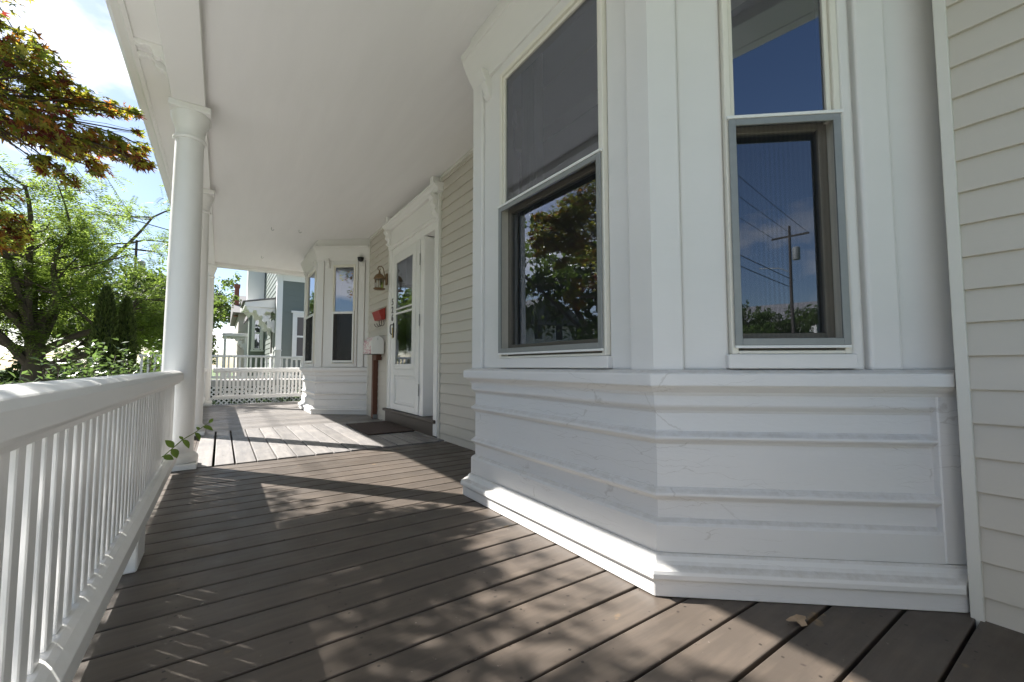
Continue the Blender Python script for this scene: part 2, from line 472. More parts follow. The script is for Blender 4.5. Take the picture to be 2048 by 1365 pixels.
# landing of boards laid the other way in front of the door
xs = [-0.165, -0.025, 0.121, 0.268, 0.414, 0.561, 0.708, 0.856, 1.003, 1.150, 1.297, 1.444, 1.591, 1.738, 1.885, 2.02]
for i in range(len(xs) - 1):
    gp = 0.018 if i in (0, 1) else 0.009
    zt = 0.003 + rb.uniform(-0.002, 0.005)
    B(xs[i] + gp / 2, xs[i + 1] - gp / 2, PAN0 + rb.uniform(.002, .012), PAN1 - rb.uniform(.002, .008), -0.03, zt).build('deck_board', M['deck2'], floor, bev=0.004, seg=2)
B(-0.345, -0.185, PAN0 + 0.01, PAN1 - 0.01, -0.06, -0.03).build('deck_board', M['deck'], floor, bev=0.003)

# ------------------------------------------------------------------ house wall with lapped boards
wall = MB()
SEG = [(-1.6, 0.3205), (2.9255, 4.214), (5.895, 6.9085), (9.5135, 10.75)]
for a, b in SEG: wall.box(WX + 0.002, WX + 0.12, a, b, -0.9, 3.1)
wall.box(WX + 0.004, WX + 0.118, 0.44, 2.80, -0.9, 0.70)
wall.box(WX + 0.004, WX + 0.118, 7.03, 9.39, -0.9, 0.70)
wall.box(WX + 0.004, WX + 0.118, 0.44, 2.80, 2.56, 3.1)
wall.box(WX + 0.004, WX + 0.118, 7.03, 9.39, 2.56, 3.1)
wall.box(WX + 0.004, WX + 0.118, 4.214, 5.895, 2.62, 3.1)
wall.box(WX + 0.004, WX + 0.118, 5.81, 5.895, -0.9, 2.62)
wall = tag(wall.build('house_wall', M['siding']), 'greige lapped siding wall behind the porch between the white bays', 'wall')
PZ = 0.1045
for (a, b) in SEG:
    a2, b2 = a + (0.03 if a > 0 else 0), b - 0.03
    pf = [(WX + 0.002, a2, 0), (WX - 0.016, a2, 0.0), (WX - 0.016, a2, 0.004), (WX - 0.003, a2, PZ + 0.006), (WX + 0.002, a2, PZ + 0.006)]
    me = None
    z = 0.07 - PZ
    while z < 2.84:
        top = min(PZ, CEIL - 0.02 - z)
        if me is None:
            o = MB().prism(pf, (0, 0, 0.0), (0, b2 - a2, 0.0)).build('siding_board', M['siding'], bev=0.0012, origin=(WX, (a2 + b2) / 2, 0))
            me = o.data; bpy.data.objects.remove(o)
        if z < 0: zz = 0.002
        put('siding_board', me, (WX, (a2 + b2) / 2, z), wall)
        z += PZ
    # channel strips that close the ends and a strip under the ceiling
    for y in ((a, b) if a > 0 else (b,)):
        yy = y + 0.004 if y == a else y - 0.034
        B(WX - 0.024, WX + 0.001, yy, yy + 0.03, -0.03, CEIL - 0.001).build('siding_trim', M['strip'], wall, bev=0.002)
    B(WX - 0.027, WX + 0.001, a2 + 0.006, b2 - 0.006, 2.828, CEIL - 0.002).build('siding_trim', M['strip'], wall, bev=0.002)

# dark room behind the windows
rm = MB()
X0, X1, Ya, Yb, Za, Zb = WX + 0.13, 5.6, -1.6, 10.7, 0.22, 2.74
rm.box(X0, X1, Ya, Yb, Za - 0.1, Za); rm.box(X0, X1, Ya, Yb, Zb, Zb + 0.1)
rm.box(X1, X1 + 0.1, Ya, Yb, Za, Zb); rm.box(X0, X1, Ya - 0.1, Ya, Za, Zb); rm.box(X0, X1, Yb, Yb + 0.1, Za, Zb)
tag(rm.build('interior_room', M['dark']), 'unlit room behind the windows', kind='structure')

# ------------------------------------------------------------------ porch roof
roof = empty('porch_roof', (0.8, 5.0, 2.8), 'white porch ceiling with beam, eave and scroll brackets over the plank floor', 'porch roof')
RY0, RY1 = -0.70, 10.80
B(-0.20, WX - 0.0005, RY0 + 0.3, RY1 - 0.3, CEIL, CEIL + 0.03).build('ceiling', M['ceil'], roof)
B(-0.378, -0.167, RY0 + 0.25, RY1 - 0.25, 2.80, 2.965).build('beam', M['white'], roof, bev=0.004)
B(-0.166, WX, RY1 - 0.50, RY1 - 0.26, 2.80, 2.96).build('beam', M['white'], roof, bev=0.004)
B(-0.166, WX, RY0 + 0.26, RY0 + 0.46, 2.80, 2.96).build('beam', M['white'], roof, bev=0.004)
B(-0.560, -0.377, RY0 + 0.12, RY1 - 0.12, 2.95, 2.97).build('soffit', M['white'], roof)
B(-0.376, 2.1, RY0 + 0.02, RY0 + 0.27, 2.95, 2.97).build('soffit', M['white'], roof)
B(-0.376, 2.1, RY1 - 0.27, RY1 - 0.02, 2.95, 2.97).build('soffit', M['white'], roof)
fa = MB()
fp = [(-0.548, 0, 2.935), (-0.575, 0, 2.935), (-0.590, 0, 2.955), (-0.632, 0, 2.972), (-0.660, 0, 3.005), (-0.660, 0, 3.04), (-0.548, 0, 3.04)]
fa.prism([(a, RY0, c) for a, b, c in fp], (0, 0, 0), (0, RY1 - RY0, 0))
fa.build('fascia_moulding', M['white'], roof, bev=0.002)
for ya, yb in ((RY0 - 0.02, RY0 + 0.05), (RY1 - 0.05, RY1 + 0.02)):
    B(-0.546, 2.1, ya, yb, 2.94, 3.035).build('fascia_moulding', M['white'], roof, bev=0.004)
MB().hexa([(-0.668, RY0 - 0.03, 3.042), (2.1, RY0 - 0.03, 3.52), (2.1, RY1 + 0.03, 3.52), (-0.668, RY1 + 0.03, 3.042),
           (-0.668, RY0 - 0.03, 3.06), (2.1, RY0 - 0.03, 3.55), (2.1, RY1 + 0.03, 3.55), (-0.668, RY1 + 0.03, 3.06)]).build('roof_slab', M['roof'], roof)
def scroll(w):
    # eave bracket: double scroll cut from a thick board, profile in x-z
    P = [(-0.379, 2.949), (-0.55, 2.949), (-0.55, 2.93), (-0.535, 2.915), (-0.51, 2.912), (-0.49, 2.925), (-0.47, 2.92), (-0.455, 2.90), (-0.45, 2.875), (-0.43, 2.86), (-0.41, 2.865), (-0.395, 2.85), (-0.379, 2.83)]
    return [(x, w, z) for x, z in P]
for yb in (0.3, 3.62, 3.76, 6.5, 9.7):
    MB().prism(scroll(yb), (0, 0, 0), (0, 0.05, 0)).build('eave_bracket', M['white'], roof, bev=0.003)
for hx, hy in ((0.559, 7.236), (0.919, 7.132), (0.564, 9.235)):
    pts = [(hx, hy, CEIL)] + [(hx, hy, CEIL - 0.03)] + [(hx + 0.016 * (1 - math.cos(a)), hy, CEIL - 0.03 - 0.016 * math.sin(a)) for a in [0.6, 1.2, 1.8, 2.4, 3.0, 3.6]]
    MB().tube(pts, 0.003, 6).build('ceiling_hook', M['alu'], roof, smooth=True)

# ------------------------------------------------------------------ columns
CX = -0.262
def column(y, label):
    c = empty('porch_column', (CX, y, 0), label, 'column', 'round white porch columns')
    ba = MB(); ba.box(CX - 0.135, CX + 0.135, y - 0.135, y + 0.135, 0.001, 0.045)
    ba.build('plinth', M['rail'], c, bev=0.006, seg=2)
    MB().lathe((CX, y, 0), [(0.132, 0.046), (0.139, 0.056), (0.141, 0.075), (0.137, 0.094), (0.126, 0.103), (0.118, 0.112), (0.112, 0.118)]).build('base_moulding', M['rail'], c, smooth=True)
    sh = []
    for i in range(15):
        t = i / 14
        sh.append((0.1085 - 0.016 * t ** 1.8, 0.118 + t * 2.42))
    MB().lathe((CX, y, 0), sh, 56).build('shaft', M['rail'], c, smooth=True)
    MB().lathe((CX, y, 0), [(0.093, 2.538), (0.104, 2.540), (0.109, 2.549), (0.109, 2.557), (0.104, 2.566), (0.094, 2.569), (0.094, 2.625), (0.098, 2.632), (0.102, 2.645), (0.104, 2.650), (0.110, 2.668), (0.120, 2.692), (0.127, 2.718), (0.128, 2.7515)], 56).build('capital', M['rail'], c, smooth=True)
    B(CX - 0.132, CX + 0.132, y - 0.132, y + 0.132, 2.752, 2.7995).build('abacus', M['rail'], c, bev=0.006, seg=2)
    return c
column(4.13, 'round white column beside the porch entrance, with the vine sprig at its foot')
column(6.015, 'round white column beside the porch entrance, on the mailbox side')
column(10.33, 'round white column at the porch corner facing the teal house')
column(-0.33, 'round white column at the porch corner away from the teal house')

# ------------------------------------------------------------------ railings
BP, BW, BD = 0.0715, 0.0405, 0.0222
def railing(axis, a, b, cc, blocks, label, inner=1):
    """axis 'y': runs along y from a to b, centred on x=cc; axis 'x': along x, centred on y=cc"""
    def bx(mb, t0, t1, u0, u1, z0, z1):
        if axis == 'y': mb.box(cc + u0, cc + u1, t0, t1, z0, z1)
        else: mb.box(t0, t1, cc + u0, cc + u1, z0, z1)
        return mb
    def pr_(prof, t0, t1):
        mb = MB()
        if axis == 'y': mb.prism([(cc + u, t0, z) for u, z in prof], (0, 0, 0), (0, t1 - t0, 0))
        else: mb.prism([(t0, cc + u, z) for u, z in prof][::-1], (0, 0, 0), (t1 - t0, 0, 0))
        return mb
    r = empty('porch_railing', ((cc, (a + b) / 2, 0) if axis == 'y' else ((a + b) / 2, cc, 0)), label, 'railing', 'white porch railings')
    cap = [(-0.058, 0.672), (-0.058, 0.712), (-0.050, 0.727), (-0.030, 0.737), (0.0, 0.741), (0.030, 0.737), (0.050, 0.727), (0.058, 0.712), (0.058, 0.672), (0.050, 0.664), (0.040, 0.660), (0.036, 0.645), (-0.036, 0.645), (-0.040, 0.660), (-0.050, 0.664)]
    pr_(cap, a, b).build('top_rail', M['rail'], r, bev=0.002)
    low = [(-0.052, 0.117), (-0.052, 0.165), (-0.034, 0.185), (-0.02, 0.192), (0.02, 0.192), (0.034, 0.185), (0.052, 0.165), (0.052, 0.117)]
    pr_(low, a, b).build('bottom_rail', M['rail'], r, bev=0.002)
    n = int((b - a) / BP)
    st = a + ((b - a) - (n - 1) * BP) / 2
    o = bx(MB(), -BW / 2, BW / 2, -BD / 2, BD / 2, 0, 0.4568)
    me = None
    for i in range(n):
        t = st + i * BP
        if me is None:
            mb = MB()
            hw, hd = (BD / 2, BW / 2) if axis == 'y' else (BW / 2, BD / 2)
            mb.box(-hw, hw, -hd, hd, 0, 0.456)
            ob = mb.build('baluster', M['rail'], bev=0.0025, origin=(0, 0, 0)); me = ob.data; bpy.data.objects.remove(ob)
        jt = rb.uniform(-.0022, .0022)
        put('baluster', me, (cc, t + jt, 0.1905) if axis == 'y' else (t + jt, cc, 0.1905), r, rb.uniform(-.03, .03))
    for t in blocks:
        bx(MB(), t, t + 0.20, -0.046, 0.050, 0.001, 0.1165).build('foot_block', M['rail'], r, bev=0.005)
    return r
RX = -0.285
railing('y', -0.20, 3.997, RX, [2.14], 'white slatted railing with a vine sprig poking through its slats')
railing('y', 6.148, 10.197, RX, [8.1], 'white slatted railing between the entrance and the corner facing the teal house')
railing('x', -0.124, 1.93, 10.34, [], 'white slatted railing across the porch end facing the teal house')
railing('x', -0.124, 1.90, -0.33, [0.9], 'white slatted railing across the porch end away from the teal house')

# ------------------------------------------------------------------ bay windows
FX, CY_, FL = 1.222, 0.617, 1.368
NX, NY = 0.64862, 0.76111
def bay_poly(y0, o):
    e = o / NX
    m = 0.4617 * o
    return [Vector((WX - e, y0, 0)), Vector((FX - o, y0 + CY_ - m, 0)), Vector((FX - o, y0 + CY_ + FL + m, 0)), Vector((WX - e, y0 + 2 * CY_ + FL, 0))]
def sweep(y0, prof, name, m, parent, bev=0.0015):
    mb = MB(); n = len(prof)
    ring = [[None] * n for _ in range(4)]
    for j, (o, z) in enumerate(prof):
        for i, p in enumerate(bay_poly(y0, o)): ring[i][j] = Vector((p.x, p.y, z))
    vs = [p for r_ in ring for p in r_]
    fs = []
    for i in range(3):
        for j in range(n):
            a, b = i * n + j, i * n + (j + 1) % n
            fs.append((a, a + n, b + n, b))
    fs.append(tuple(range(n))); fs.append(tuple(range(3 * n, 4 * n))[::-1])
    mb.add(vs, fs)
    return mb.build(name, m, parent, bev=bev)
OW = -0.048
def obox(mb, fr, s0, s1, o0, o1, z0, z1):
    c, u, n = fr
    P = lambda s, o, z: c + u * s + n * (o - OW) + Vector((0, 0, z))
    pts = [P(s0, o1, z0), P(s1, o1, z0), P(s1, o0, z0), P(s0, o0, z0), P(s0, o1, z1), P(s1, o1, z1), P(s1, o0, z1), P(s0, o0, z1)]
    if u.cross(n).z > 0:
        pts = [pts[i] for i in (1, 0, 3, 2, 5, 4, 7, 6)]
    mb.hexa(pts)
    return mb
def fprism(fr, poly_oz, s0, s1):
    c, u, n = fr
    pts = [c + u * s0 + n * (o - OW) + Vector((0, 0, z)) for o, z in poly_oz]
    mb = MB().prism(pts, (0, 0, 0), u * (s1 - s0))
    return mb
ZW0, ZW1, ZWM = 0.812, 2.444, 1.660
def pane(fr, s0, s1, o, z0, z1):
    c, u, n = fr
    P = lambda s, z: c + u * s + n * (o - OW) + Vector((0, 0, z))
    q = [P(s0, z0), P(s1, z0), P(s1, z1), P(s0, z1)]
    if (q[1] - q[0]).cross(q[3] - q[0]).dot(n) < 0: q = q[::-1]
    return MB().add(q, [(0, 1, 2, 3)])
def window(bay, fr, s0, s1, scr, sheer=False):
    f = MB()
    for a, b, c, d in ((s0, s0 + 0.022, ZW0, ZW1), (s1 - 0.022, s1, ZW0, ZW1), (s0 + 0.022, s1 - 0.022, ZW1 - 0.022, ZW1), (s0 + 0.022, s1 - 0.022, ZW0, ZW0 + 0.012)):
        obox(f, fr, a, b, -0.125, -0.044, c, d)
    win = f.build('window', M['cream'], bay, bev=0.0025)
    u = MB()
    a0, a1, c0, c1 = s0 + 0.0225, s1 - 0.0225, ZWM - 0.02, ZW1 - 0.0225
    for a, b, c, d in ((a0, a0 + 0.016, c0, c1), (a1 - 0.016, a1, c0, c1), (a0 + 0.016, a1 - 0.016, c1 - 0.02, c1)):
        obox(u, fr, a, b, -0.082, -0.056, c, d)
    u.build('upper_sash', M['cream'], win, bev=0.002)
    pane(fr, a0 + 0.012, a1 - 0.012, -0.068, c0, c1 - 0.015).build('pane', M['glass'], win)
    # storm screen of the lower half: grey aluminium frame, white top edge
    z0, z1 = ZW0 + 0.030, ZWM
    w_ = 0.024
    q = MB()
    b0, b1 = s0 + 0.008, s1 - 0.008
    for a, b, c, d in ((b0, b0 + w_, z0, z1 - 0.008), (b1 - w_, b1, z0, z1 - 0.008), (b0 + w_, b1 - w_, z1 - 0.008 - w_, z1 - 0.008), (b0 + w_, b1 - w_, z0, z0 + w_)):
        obox(q, fr, a, b, -0.0415, -0.032, c, d)
    q.build('screen_frame', M['alu'] if scr == 'screen' else M['aluw'], win, bev=0.0015)
    q = MB()
    obox(q, fr, b0 - 0.006, b1 + 0.006, -0.0425, -0.029, z1 - 0.0075, z1 + 0.004)
    obox(q, fr, b0, b1, -0.0425, -0.030, z0 - 0.010, z0 - 0.0005)
    q.build('meeting_rail', M['aluw'], win, bev=0.001)
    pane(fr, b0 + w_ - 0.004, b1 - w_ + 0.004, -0.0385, z0 + 0.01, z1 - 0.02).build('screen', M[scr], win)
    # the old sash behind it
    q = MB()
    i0, i1 = a0, a1
    for a, b, c, d in ((i0, i0 + 0.03, ZW0 + 0.013, ZWM + 0.03), (i1 - 0.03, i1, ZW0 + 0.013, ZWM + 0.03), (i0 + 0.03, i1 - 0.03, ZWM - 0.035, ZWM + 0.03), (i0 + 0.03, i1 - 0.03, ZW0 + 0.013, ZW0 + 0.075)):
        obox(q, fr, a, b, -0.122, -0.088, c, d)
    q.build('inner_sash', M['sash'], win, bev=0.003)
    pane(fr, i0 + 0.025, i1 - 0.025, -0.102, ZW0 + 0.06, ZWM - 0.03).build('pane', M['glass'], win)
    if sheer:
        c, uu, nn = fr
        for (c0_, c1_) in sheer:
            mb = MB(); vs = []; fs = []; N = 40
            for i in range(N + 1):
                t = i / N; s_ = c0_ + (c1_ - c0_) * t
                oo = -0.24 + 0.018 * math.sin(t * 34) + 0.008 * math.sin(t * 71)
                for z in (0.5, 2.6): vs.append(c + uu * s_ + nn * (oo - OW) + Vector((0, 0, z)))
            for i in range(N): fs.append((2 * i, 2 * i + 2, 2 * i + 3, 2 * i + 1))
            mb.add(vs, fs); mb.build('curtain', M['curtain'], win, smooth=True)
    return win
def corbel(bay, fr, s):
    P = [(-0.068, 2.545), (0.006, 2.545), (0.006, 2.525), (-0.006, 2.515), (-0.008, 2.500), (-0.022, 2.482), (-0.018, 2.465), (-0.030, 2.448), (-0.040, 2.420), (-0.037, 2.405), (-0.052, 2.385), (-0.068, 2.38)]
    fprism(fr, P, s - 0.026, s + 0.026).build('corbel', M['bayu'], bay, bev=0.003)
def bay(y0, label, scr, sheer):
    b = empty('bay_window', (WX, y0 + CY_ + FL / 2, 0), label, 'bay window', 'white bay windows on the porch wall')
    W_ = M['bay']
    sweep(y0, [(-0.09, 0.001), (0.0, 0.001), (0.0, 0.056), (-0.09, 0.056)], 'base_board', W_, b, 0.003)
    sweep(y0, [(-0.09, 0.0565), (0.008, 0.0565), (0.012, 0.064), (0.012, 0.078), (0.008, 0.088), (-0.004, 0.094), (-0.018, 0.098), (-0.026, 0.108), (-0.032, 0.122), (-0.041, 0.128), (-0.09, 0.128)], 'base_cap', W_, b, 0.001)
    sweep(y0, [(-0.09, 0.1285), (-0.044, 0.1285), (-0.044, 0.219), (-0.050, 0.228), (-0.066, 0.238), (-0.09, 0.239)], 'lower_board', W_, b, 0.001)
    sweep(y0, [(-0.12, 0.12), (-0.068, 0.12), (-0.068, 0.70), (-0.12, 0.70)], 'panel_wall', W_, b, 0.0)
    for zc in (0.318, 0.514):
        sweep(y0, [(-0.09, zc - 0.019), (-0.064, zc - 0.019), (-0.058, zc - 0.010), (-0.048, zc - 0.004), (-0.043, zc + 0.003), (-0.044, zc + 0.010), (-0.050, zc + 0.015), (-0.060, zc + 0.021), (-0.066, zc + 0.027), (-0.09, zc + 0.027)], 'panel_moulding', W_, b, 0.0008)
    sweep(y0, [(-0.09, 0.604), (-0.066, 0.604), (-0.062, 0.613), (-0.054, 0.620), (-0.047, 0.628), (-0.045, 0.634), (-0.045, 0.668), (-0.040, 0.668), (-0.036, 0.678), (-0.022, 0.688), (-0.014, 0.696), (-0.012, 0.7005), (-0.09, 0.7005)], 'apron_moulding', W_, b, 0.0008)
    sweep(y0, [(-0.13, 0.701), (0.0, 0.701), (0.001, 0.742), (-0.003, 0.746), (-0.044, 0.757), (-0.13, 0.762)], 'sill', W_, b, 0.002)
    sweep(y0, [(-0.085, 2.515), (-0.050, 2.515), (-0.040, 2.545), (-0.026, 2.575), (-0.006, 2.625), (0.010, 2.672), (0.016, 2.698), (0.022, 2.698), (0.026, 2.745), (-0.085, 2.748)], 'cornice', M['bayu'], b, 0.002)
    sweep(y0, [(-0.12, 2.7485), (-0.030, 2.7485), (-0.030, CEIL - 0.0005), (-0.12, CEIL - 0.0005)], 'top_block', M['bayu'], b, 0.002)
    P = bay_poly(y0, OW)
    un = Vector((NY, -NX, 0)); uf = Vector((NY, NX, 0)); uy = Vector((0, 1, 0))
    nn = Vector((-NX, -NY, 0)); nf = Vector((-NX, NY, 0)); nx_ = Vector((-1, 0, 0))
    LC = (P[0] - P[1]).length; LF = (P[2] - P[1]).length
    faces = [((P[1], un, nn), LC, 0.268, 0.657, True), ((P[1], uy, nx_), LF, 0.222, 1.012, False), ((P[2], uf, nf), LC, 0.268, 0.657, True)]
    wl_ = MB()
    for fr, L, s0, s1, cant in faces:
        for a, c, d, e in ((0.02, s0 + 0.002, 0.74, 2.53), (s1 - 0.002, L - (0.001 if cant else 0.02), 0.74, 2.53), (s0 + 0.002, s1 - 0.002, 0.74, ZW0 - 0.0005), (s0 + 0.002, s1 - 0.002, ZW1 + 0.0005, 2.53)):
            obox(wl_, fr, a, c, -0.10, -0.0765, d, e)
    wl_.build('upper_wall', M['bayu'], b)
    for (c, ua, na, ub, nb) in ((P[1], un, nn, uy, nx_), (P[2], uf, nf, -uy, nx_)):
        cin = bay_poly(y0, -0.098)[1 if c is P[1] else 2]
        pl = [c, c + ua * 0.107, c + ua * 0.107 - na * 0.04, cin, c + ub * 0.107 - nb * 0.04, c + ub * 0.107]
        if c is P[2]: pl = pl[::-1]
        MB().prism([p + Vector((0, 0, 0.752)) for p in pl], (0, 0, 0), (0, 0, 2.535 - 0.752)).build('corner_pilaster', M['bayu'], b, bev=0.009, seg=3, ang=60)
    for fr, L, s0, s1, cant in faces:
        if cant: obox(MB(), fr, 0.905, L - 0.0012, -0.10, -0.0405, 0.1288, 0.7003).build('end_stile', W_, b, bev=0.004)
        tr_ = [(0.1075, s0 - 0.001)]
        tr_ += [(s1 + 0.001, s1 + 0.040), (s1 + 0.058, 0.818), (0.8185, L + 0.014)] if cant else [(s1 + 0.001, L - 0.1075)]
        for i, (a, c) in enumerate(tr_):
            oo = -0.066 if not (cant and i in (1, 2)) else -0.046
            obox(MB(), fr, a, c, -0.09, oo, 0.755, 2.53).build('casing', M['bayu'], b, bev=0.011, seg=3)
        obox(MB(), fr, s0 - 0.015, s1 + 0.012, -0.07, -0.036, 0.7615, ZW0 - 0.0008).build('sub_sill', M['bayu'], b, bev=0.003)
        obox(MB(), fr, s0 - 0.0005, s1 + 0.0005, -0.09, -0.060, ZW1 + 0.0008, 2.528).build('window_head', M['bayu'], b, bev=0.003)
        corbel(b, fr, 0.185 if cant else 0.160)
        corbel(b, fr, 0.765 if cant else L - 0.165)
        window(b, fr, s0, s1, scr, None if cant else sheer)
    return b
bay(0.322, 'white bay window with grey-framed lower screens and cracked paint on its base', 'screen', [(0.86, 1.04)])
fb = bay(6.91, 'white bay window with black lower screens, beside the mailbox', 'screen2', [(0.2, 1.1)])

# black dome camera under the far bay's corbel
dc = MB()
c_ = Vector((1.822, 7.026, 2.545))
dc.lathe(c_, [(0.018, -0.068), (0.034, -0.058), (0.044, -0.038), (0.046, -0.018), (0.050, -0.016), (0.050, 0.0)], 24)
t = empty('security_camera', (c_.x, c_.y, c_.z), 'small black dome camera under the cornice of the bay beside the mailbox', 'camera')
dc.build('dome', M['black'], t, smooth=True)
MB().tube([c_ + Vector((0.0, 0, 0.002)), c_ + Vector((0.03, 0.03, 0.004)), c_ + Vector((0.06, 0.06, 0.004))], 0.012, 8).build('mount', M['black'], t, smooth=True)

# ------------------------------------------------------------------ entrance door
door = empty('front_door', (WX, 5.2, 0), 'white glazed storm door with bracketed hood and the number 526, above the doormat', 'door')
DW = M['white']
B(WX - 0.030, WX + 0.01, 4.222, 4.320, 0.02, 2.40).build('casing', DW, door, bev=0.004)
B(WX - 0.026, WX + 0.01, 5.792, 5.880, 0.191, 2.40).build('casing', DW, door, bev=0.004)
rc = MB()
rc.box(2.22, 2.26, 4.30, 4.66, 0.19, 2.40); rc.box(1.957, 2.22, 4.30, 4.319, 0.19, 2.40)
rc.build('recess', DW, door)
B(1.957, 2.26, 4.32, 4.64, 2.318, 2.40).build('recess_head', DW, door)
fr_ = MB()
fr_.box(WX - 0.012, 2.22, 4.642, 4.752, 0.191, 2.312); fr_.box(WX - 0.012, 2.22, 5.684, 5.791, 0.191, 2.312); fr_.box(WX - 0.012, 2.22, 4.752, 5.684, 2.298, 2.312)
dframe = fr_.build('door_frame', DW, door, bev=0.003)
B(WX - 0.034, WX + 0.02, 4.214, 5.888, 2.401, 2.676).build('frieze', DW, door, bev=0.003)
B(WX - 0.045, WX - 0.0345, 4.214, 5.888, 2.440, 2.455).build('frieze_moulding', DW, door, bev=0.002)
B(WX - 0.011, WX + 0.02, 4.324, 5.788, 2.313, 2.4005).build('frieze', DW, door)
hp = [(WX + 0.02, 0, 2.6765), (WX - 0.07, 0, 2.6765), (WX - 0.078, 0, 2.69), (WX - 0.086, 0, 2.712), (WX - 0.108, 0, 2.735), (WX - 0.118, 0, 2.738), (WX - 0.118, 0, 2.768), (WX + 0.02, 0, 2.778)]
MB().prism([(x, 4.14, z) for x, y, z in hp][::-1], (0, 0, 0), (0, 1.80, 0)).build('hood_cornice', DW, door, bev=0.002)
for yb in (4.235, 5.785):
    Pb = [(WX - 0.0345, 2.676), (WX - 0.115, 2.676), (WX - 0.120, 2.655), (WX - 0.110, 2.632), (WX - 0.092, 2.622), (WX - 0.088, 2.602), (WX - 0.097, 2.582), (WX - 0.090, 2.556), (WX - 0.070, 2.545), (WX - 0.062, 2.522), (WX - 0.070, 2.500), (WX - 0.062, 2.470), (WX - 0.048, 2.455), (WX - 0.044, 2.425), (WX - 0.0345, 2.41)]
    br_ = MB().prism([(x, yb, z) for x, z in Pb], (0, 0, 0), (0, 0.095, 0)).build('hood_bracket', DW, door, bev=0.004)
    for zz, rr in ((2.645, 0.024), (2.575, 0.018), (2.49, 0.014)):
        mb = MB()
        for yy in (yb - 0.008, yb + 0.095):
            vs = [(WX - 0.082 + (2.645 - zz) * 0.12 + rr * math.cos(a * math.pi / 6), yy, zz + rr * math.sin(a * math.pi / 6)) for a in range(12)]
            mb.prism(vs, (0, 0, 0), (0, 0.008, 0))
        mb.build('scroll_rosette', DW, br_, bev=0.002)
    B(WX - 0.095, WX - 0.002, yb + 0.01, yb + 0.085, 2.779, CEIL - 0.0006).build('hood_block', DW, door, bev=0.004)
# storm door leaf
d0, d1 = 4.757, 5.680
lf = MB(); XF, XB = WX - 0.022, WX + 0.014
for a, b, c, d in ((d0, d0 + 0.115, 0.196, 2.292), (d1 - 0.075, d1, 0.196, 2.292), (d0 + 0.115, d1 - 0.075, 2.20, 2.292), (d0 + 0.115, d1 - 0.075, 0.196, 0.275), (d0 + 0.115, d1 - 0.075, 0.650, 0.735)):
    lf.box(XF, XB, a, b, c, d)
lf.box(XF + 0.014, XB - 0.006, d0 + 0.1155, d1 - 0.0755, 0.2755, 0.6495)
leaf = lf.build('door_leaf', M['aluw'], door, bev=0.003)
kp = MB()
for a, b, c, d in ((d0 + 0.125, d0 + 0.145, 0.29, 0.635), (d1 - 0.105, d1 - 0.085, 0.29, 0.635), (d0 + 0.145, d1 - 0.105, 0.615, 0.635), (d0 + 0.145, d1 - 0.105, 0.29, 0.31)):
    kp.box(XF + 0.004, XF + 0.0138, a, b, c, d)
kp.build('kick_panel_moulding', M['aluw'], leaf, bev=0.002)
gf = MB()
g0, g1 = d0 + 0.1155, d1 - 0.0755
for a, b, c, d in ((g0, g0 + 0.11, 0.736, 2.199), (g1 - 0.03, g1, 0.736, 2.199), (g0 + 0.11, g1 - 0.03, 2.165, 2.199), (g0 + 0.11, g1 - 0.03, 0.736, 0.80), (g0 + 0.11, g1 - 0.03, 1.463, 1.488), (g0 + 0.11, g1 - 0.03, 1.525, 1.545)):
    gf.box(XF - 0.006, XF + 0.016, a, b, c, d)
gf.build('glazing_frame', M['aluw'], leaf, bev=0.003)
MB().add([(XF + 0.010, g0 + 0.105, 0.79), (XF + 0.010, g0 + 0.105, 2.17), (XF + 0.010, g1 - 0.025, 2.17), (XF + 0.010, g1 - 0.025, 0.79)], [(0, 1, 2, 3)]).build('pane', M['glass'], leaf)
B(2.10, 2.16, 4.76, 5.68, 0.20, 2.29).build('inner_door', M['nwall'], door, bev=0.003)
for zz in (0.42, 1.25, 1.98):
    B(XF - 0.004, XF, d0 - 0.014, d0 + 0.002, zz, zz + 0.14).build('hinge', M['alu'], leaf)
hd = MB()
hd.box(XF - 0.010, XF, d1 - 0.040, d1 - 0.015, 1.16, 1.36)
hd.tube([(XF - 0.008, d1 - 0.028, 1.335), (XF - 0.045, d1 - 0.028, 1.33), (XF - 0.052, d1 - 0.030, 1.30), (XF - 0.050, d1 - 0.034, 1.22), (XF - 0.03, d1 - 0.03, 1.20)], 0.0075, 8)
hd.build('handle', M['black'], leaf, smooth=True)
B(XF - 0.008, XF - 0.0005, d1 + 0.012, d1 + 0.030, 1.15, 1.30).build('strike', M['brass'], door, bev=0.002)
def digit(ch, y, z, h):
    cu = bpy.data.curves.new('num', 'FONT'); cu.body = ch; cu.size = h / 0.70; cu.extrude = 0.003; cu.align_x = 'CENTER'
    o = bpy.data.objects.new('num', cu)
    COL.objects.link(o)
    dg = bpy.context.evaluated_depsgraph_get()
    me = bpy.data.meshes.new_from_object(o.evaluated_get(dg))
    bpy.data.objects.remove(o)
    me.materials.clear(); me.materials.append(M['black'])
    me.transform(Matrix(((0, 0, -1, 0), (-1, 0, 0, 0), (0, 1, 0, 0), (0, 0, 0, 1))))
    q = bpy.data.objects.new('house_number', me); COL.objects.link(q)
    q.location = (WX - 0.0162, y, z)
    setpar(q, door)
for ch, z in (('5', 1.615), ('2', 1.505), ('6', 1.395)):
    digit(ch, 5.738, z, 0.092)
# threshold and riser
th = B(WX - 0.058, 2.30, 4.245, 5.985, 0.154, 0.190).build('threshold', M['brown'], door, bev=0.012, seg=3)
B(WX - 0.026, 2.2, 4.262, 5.955, 0.001, 0.1535).build('riser', M['brown'], door, bev=0.003)

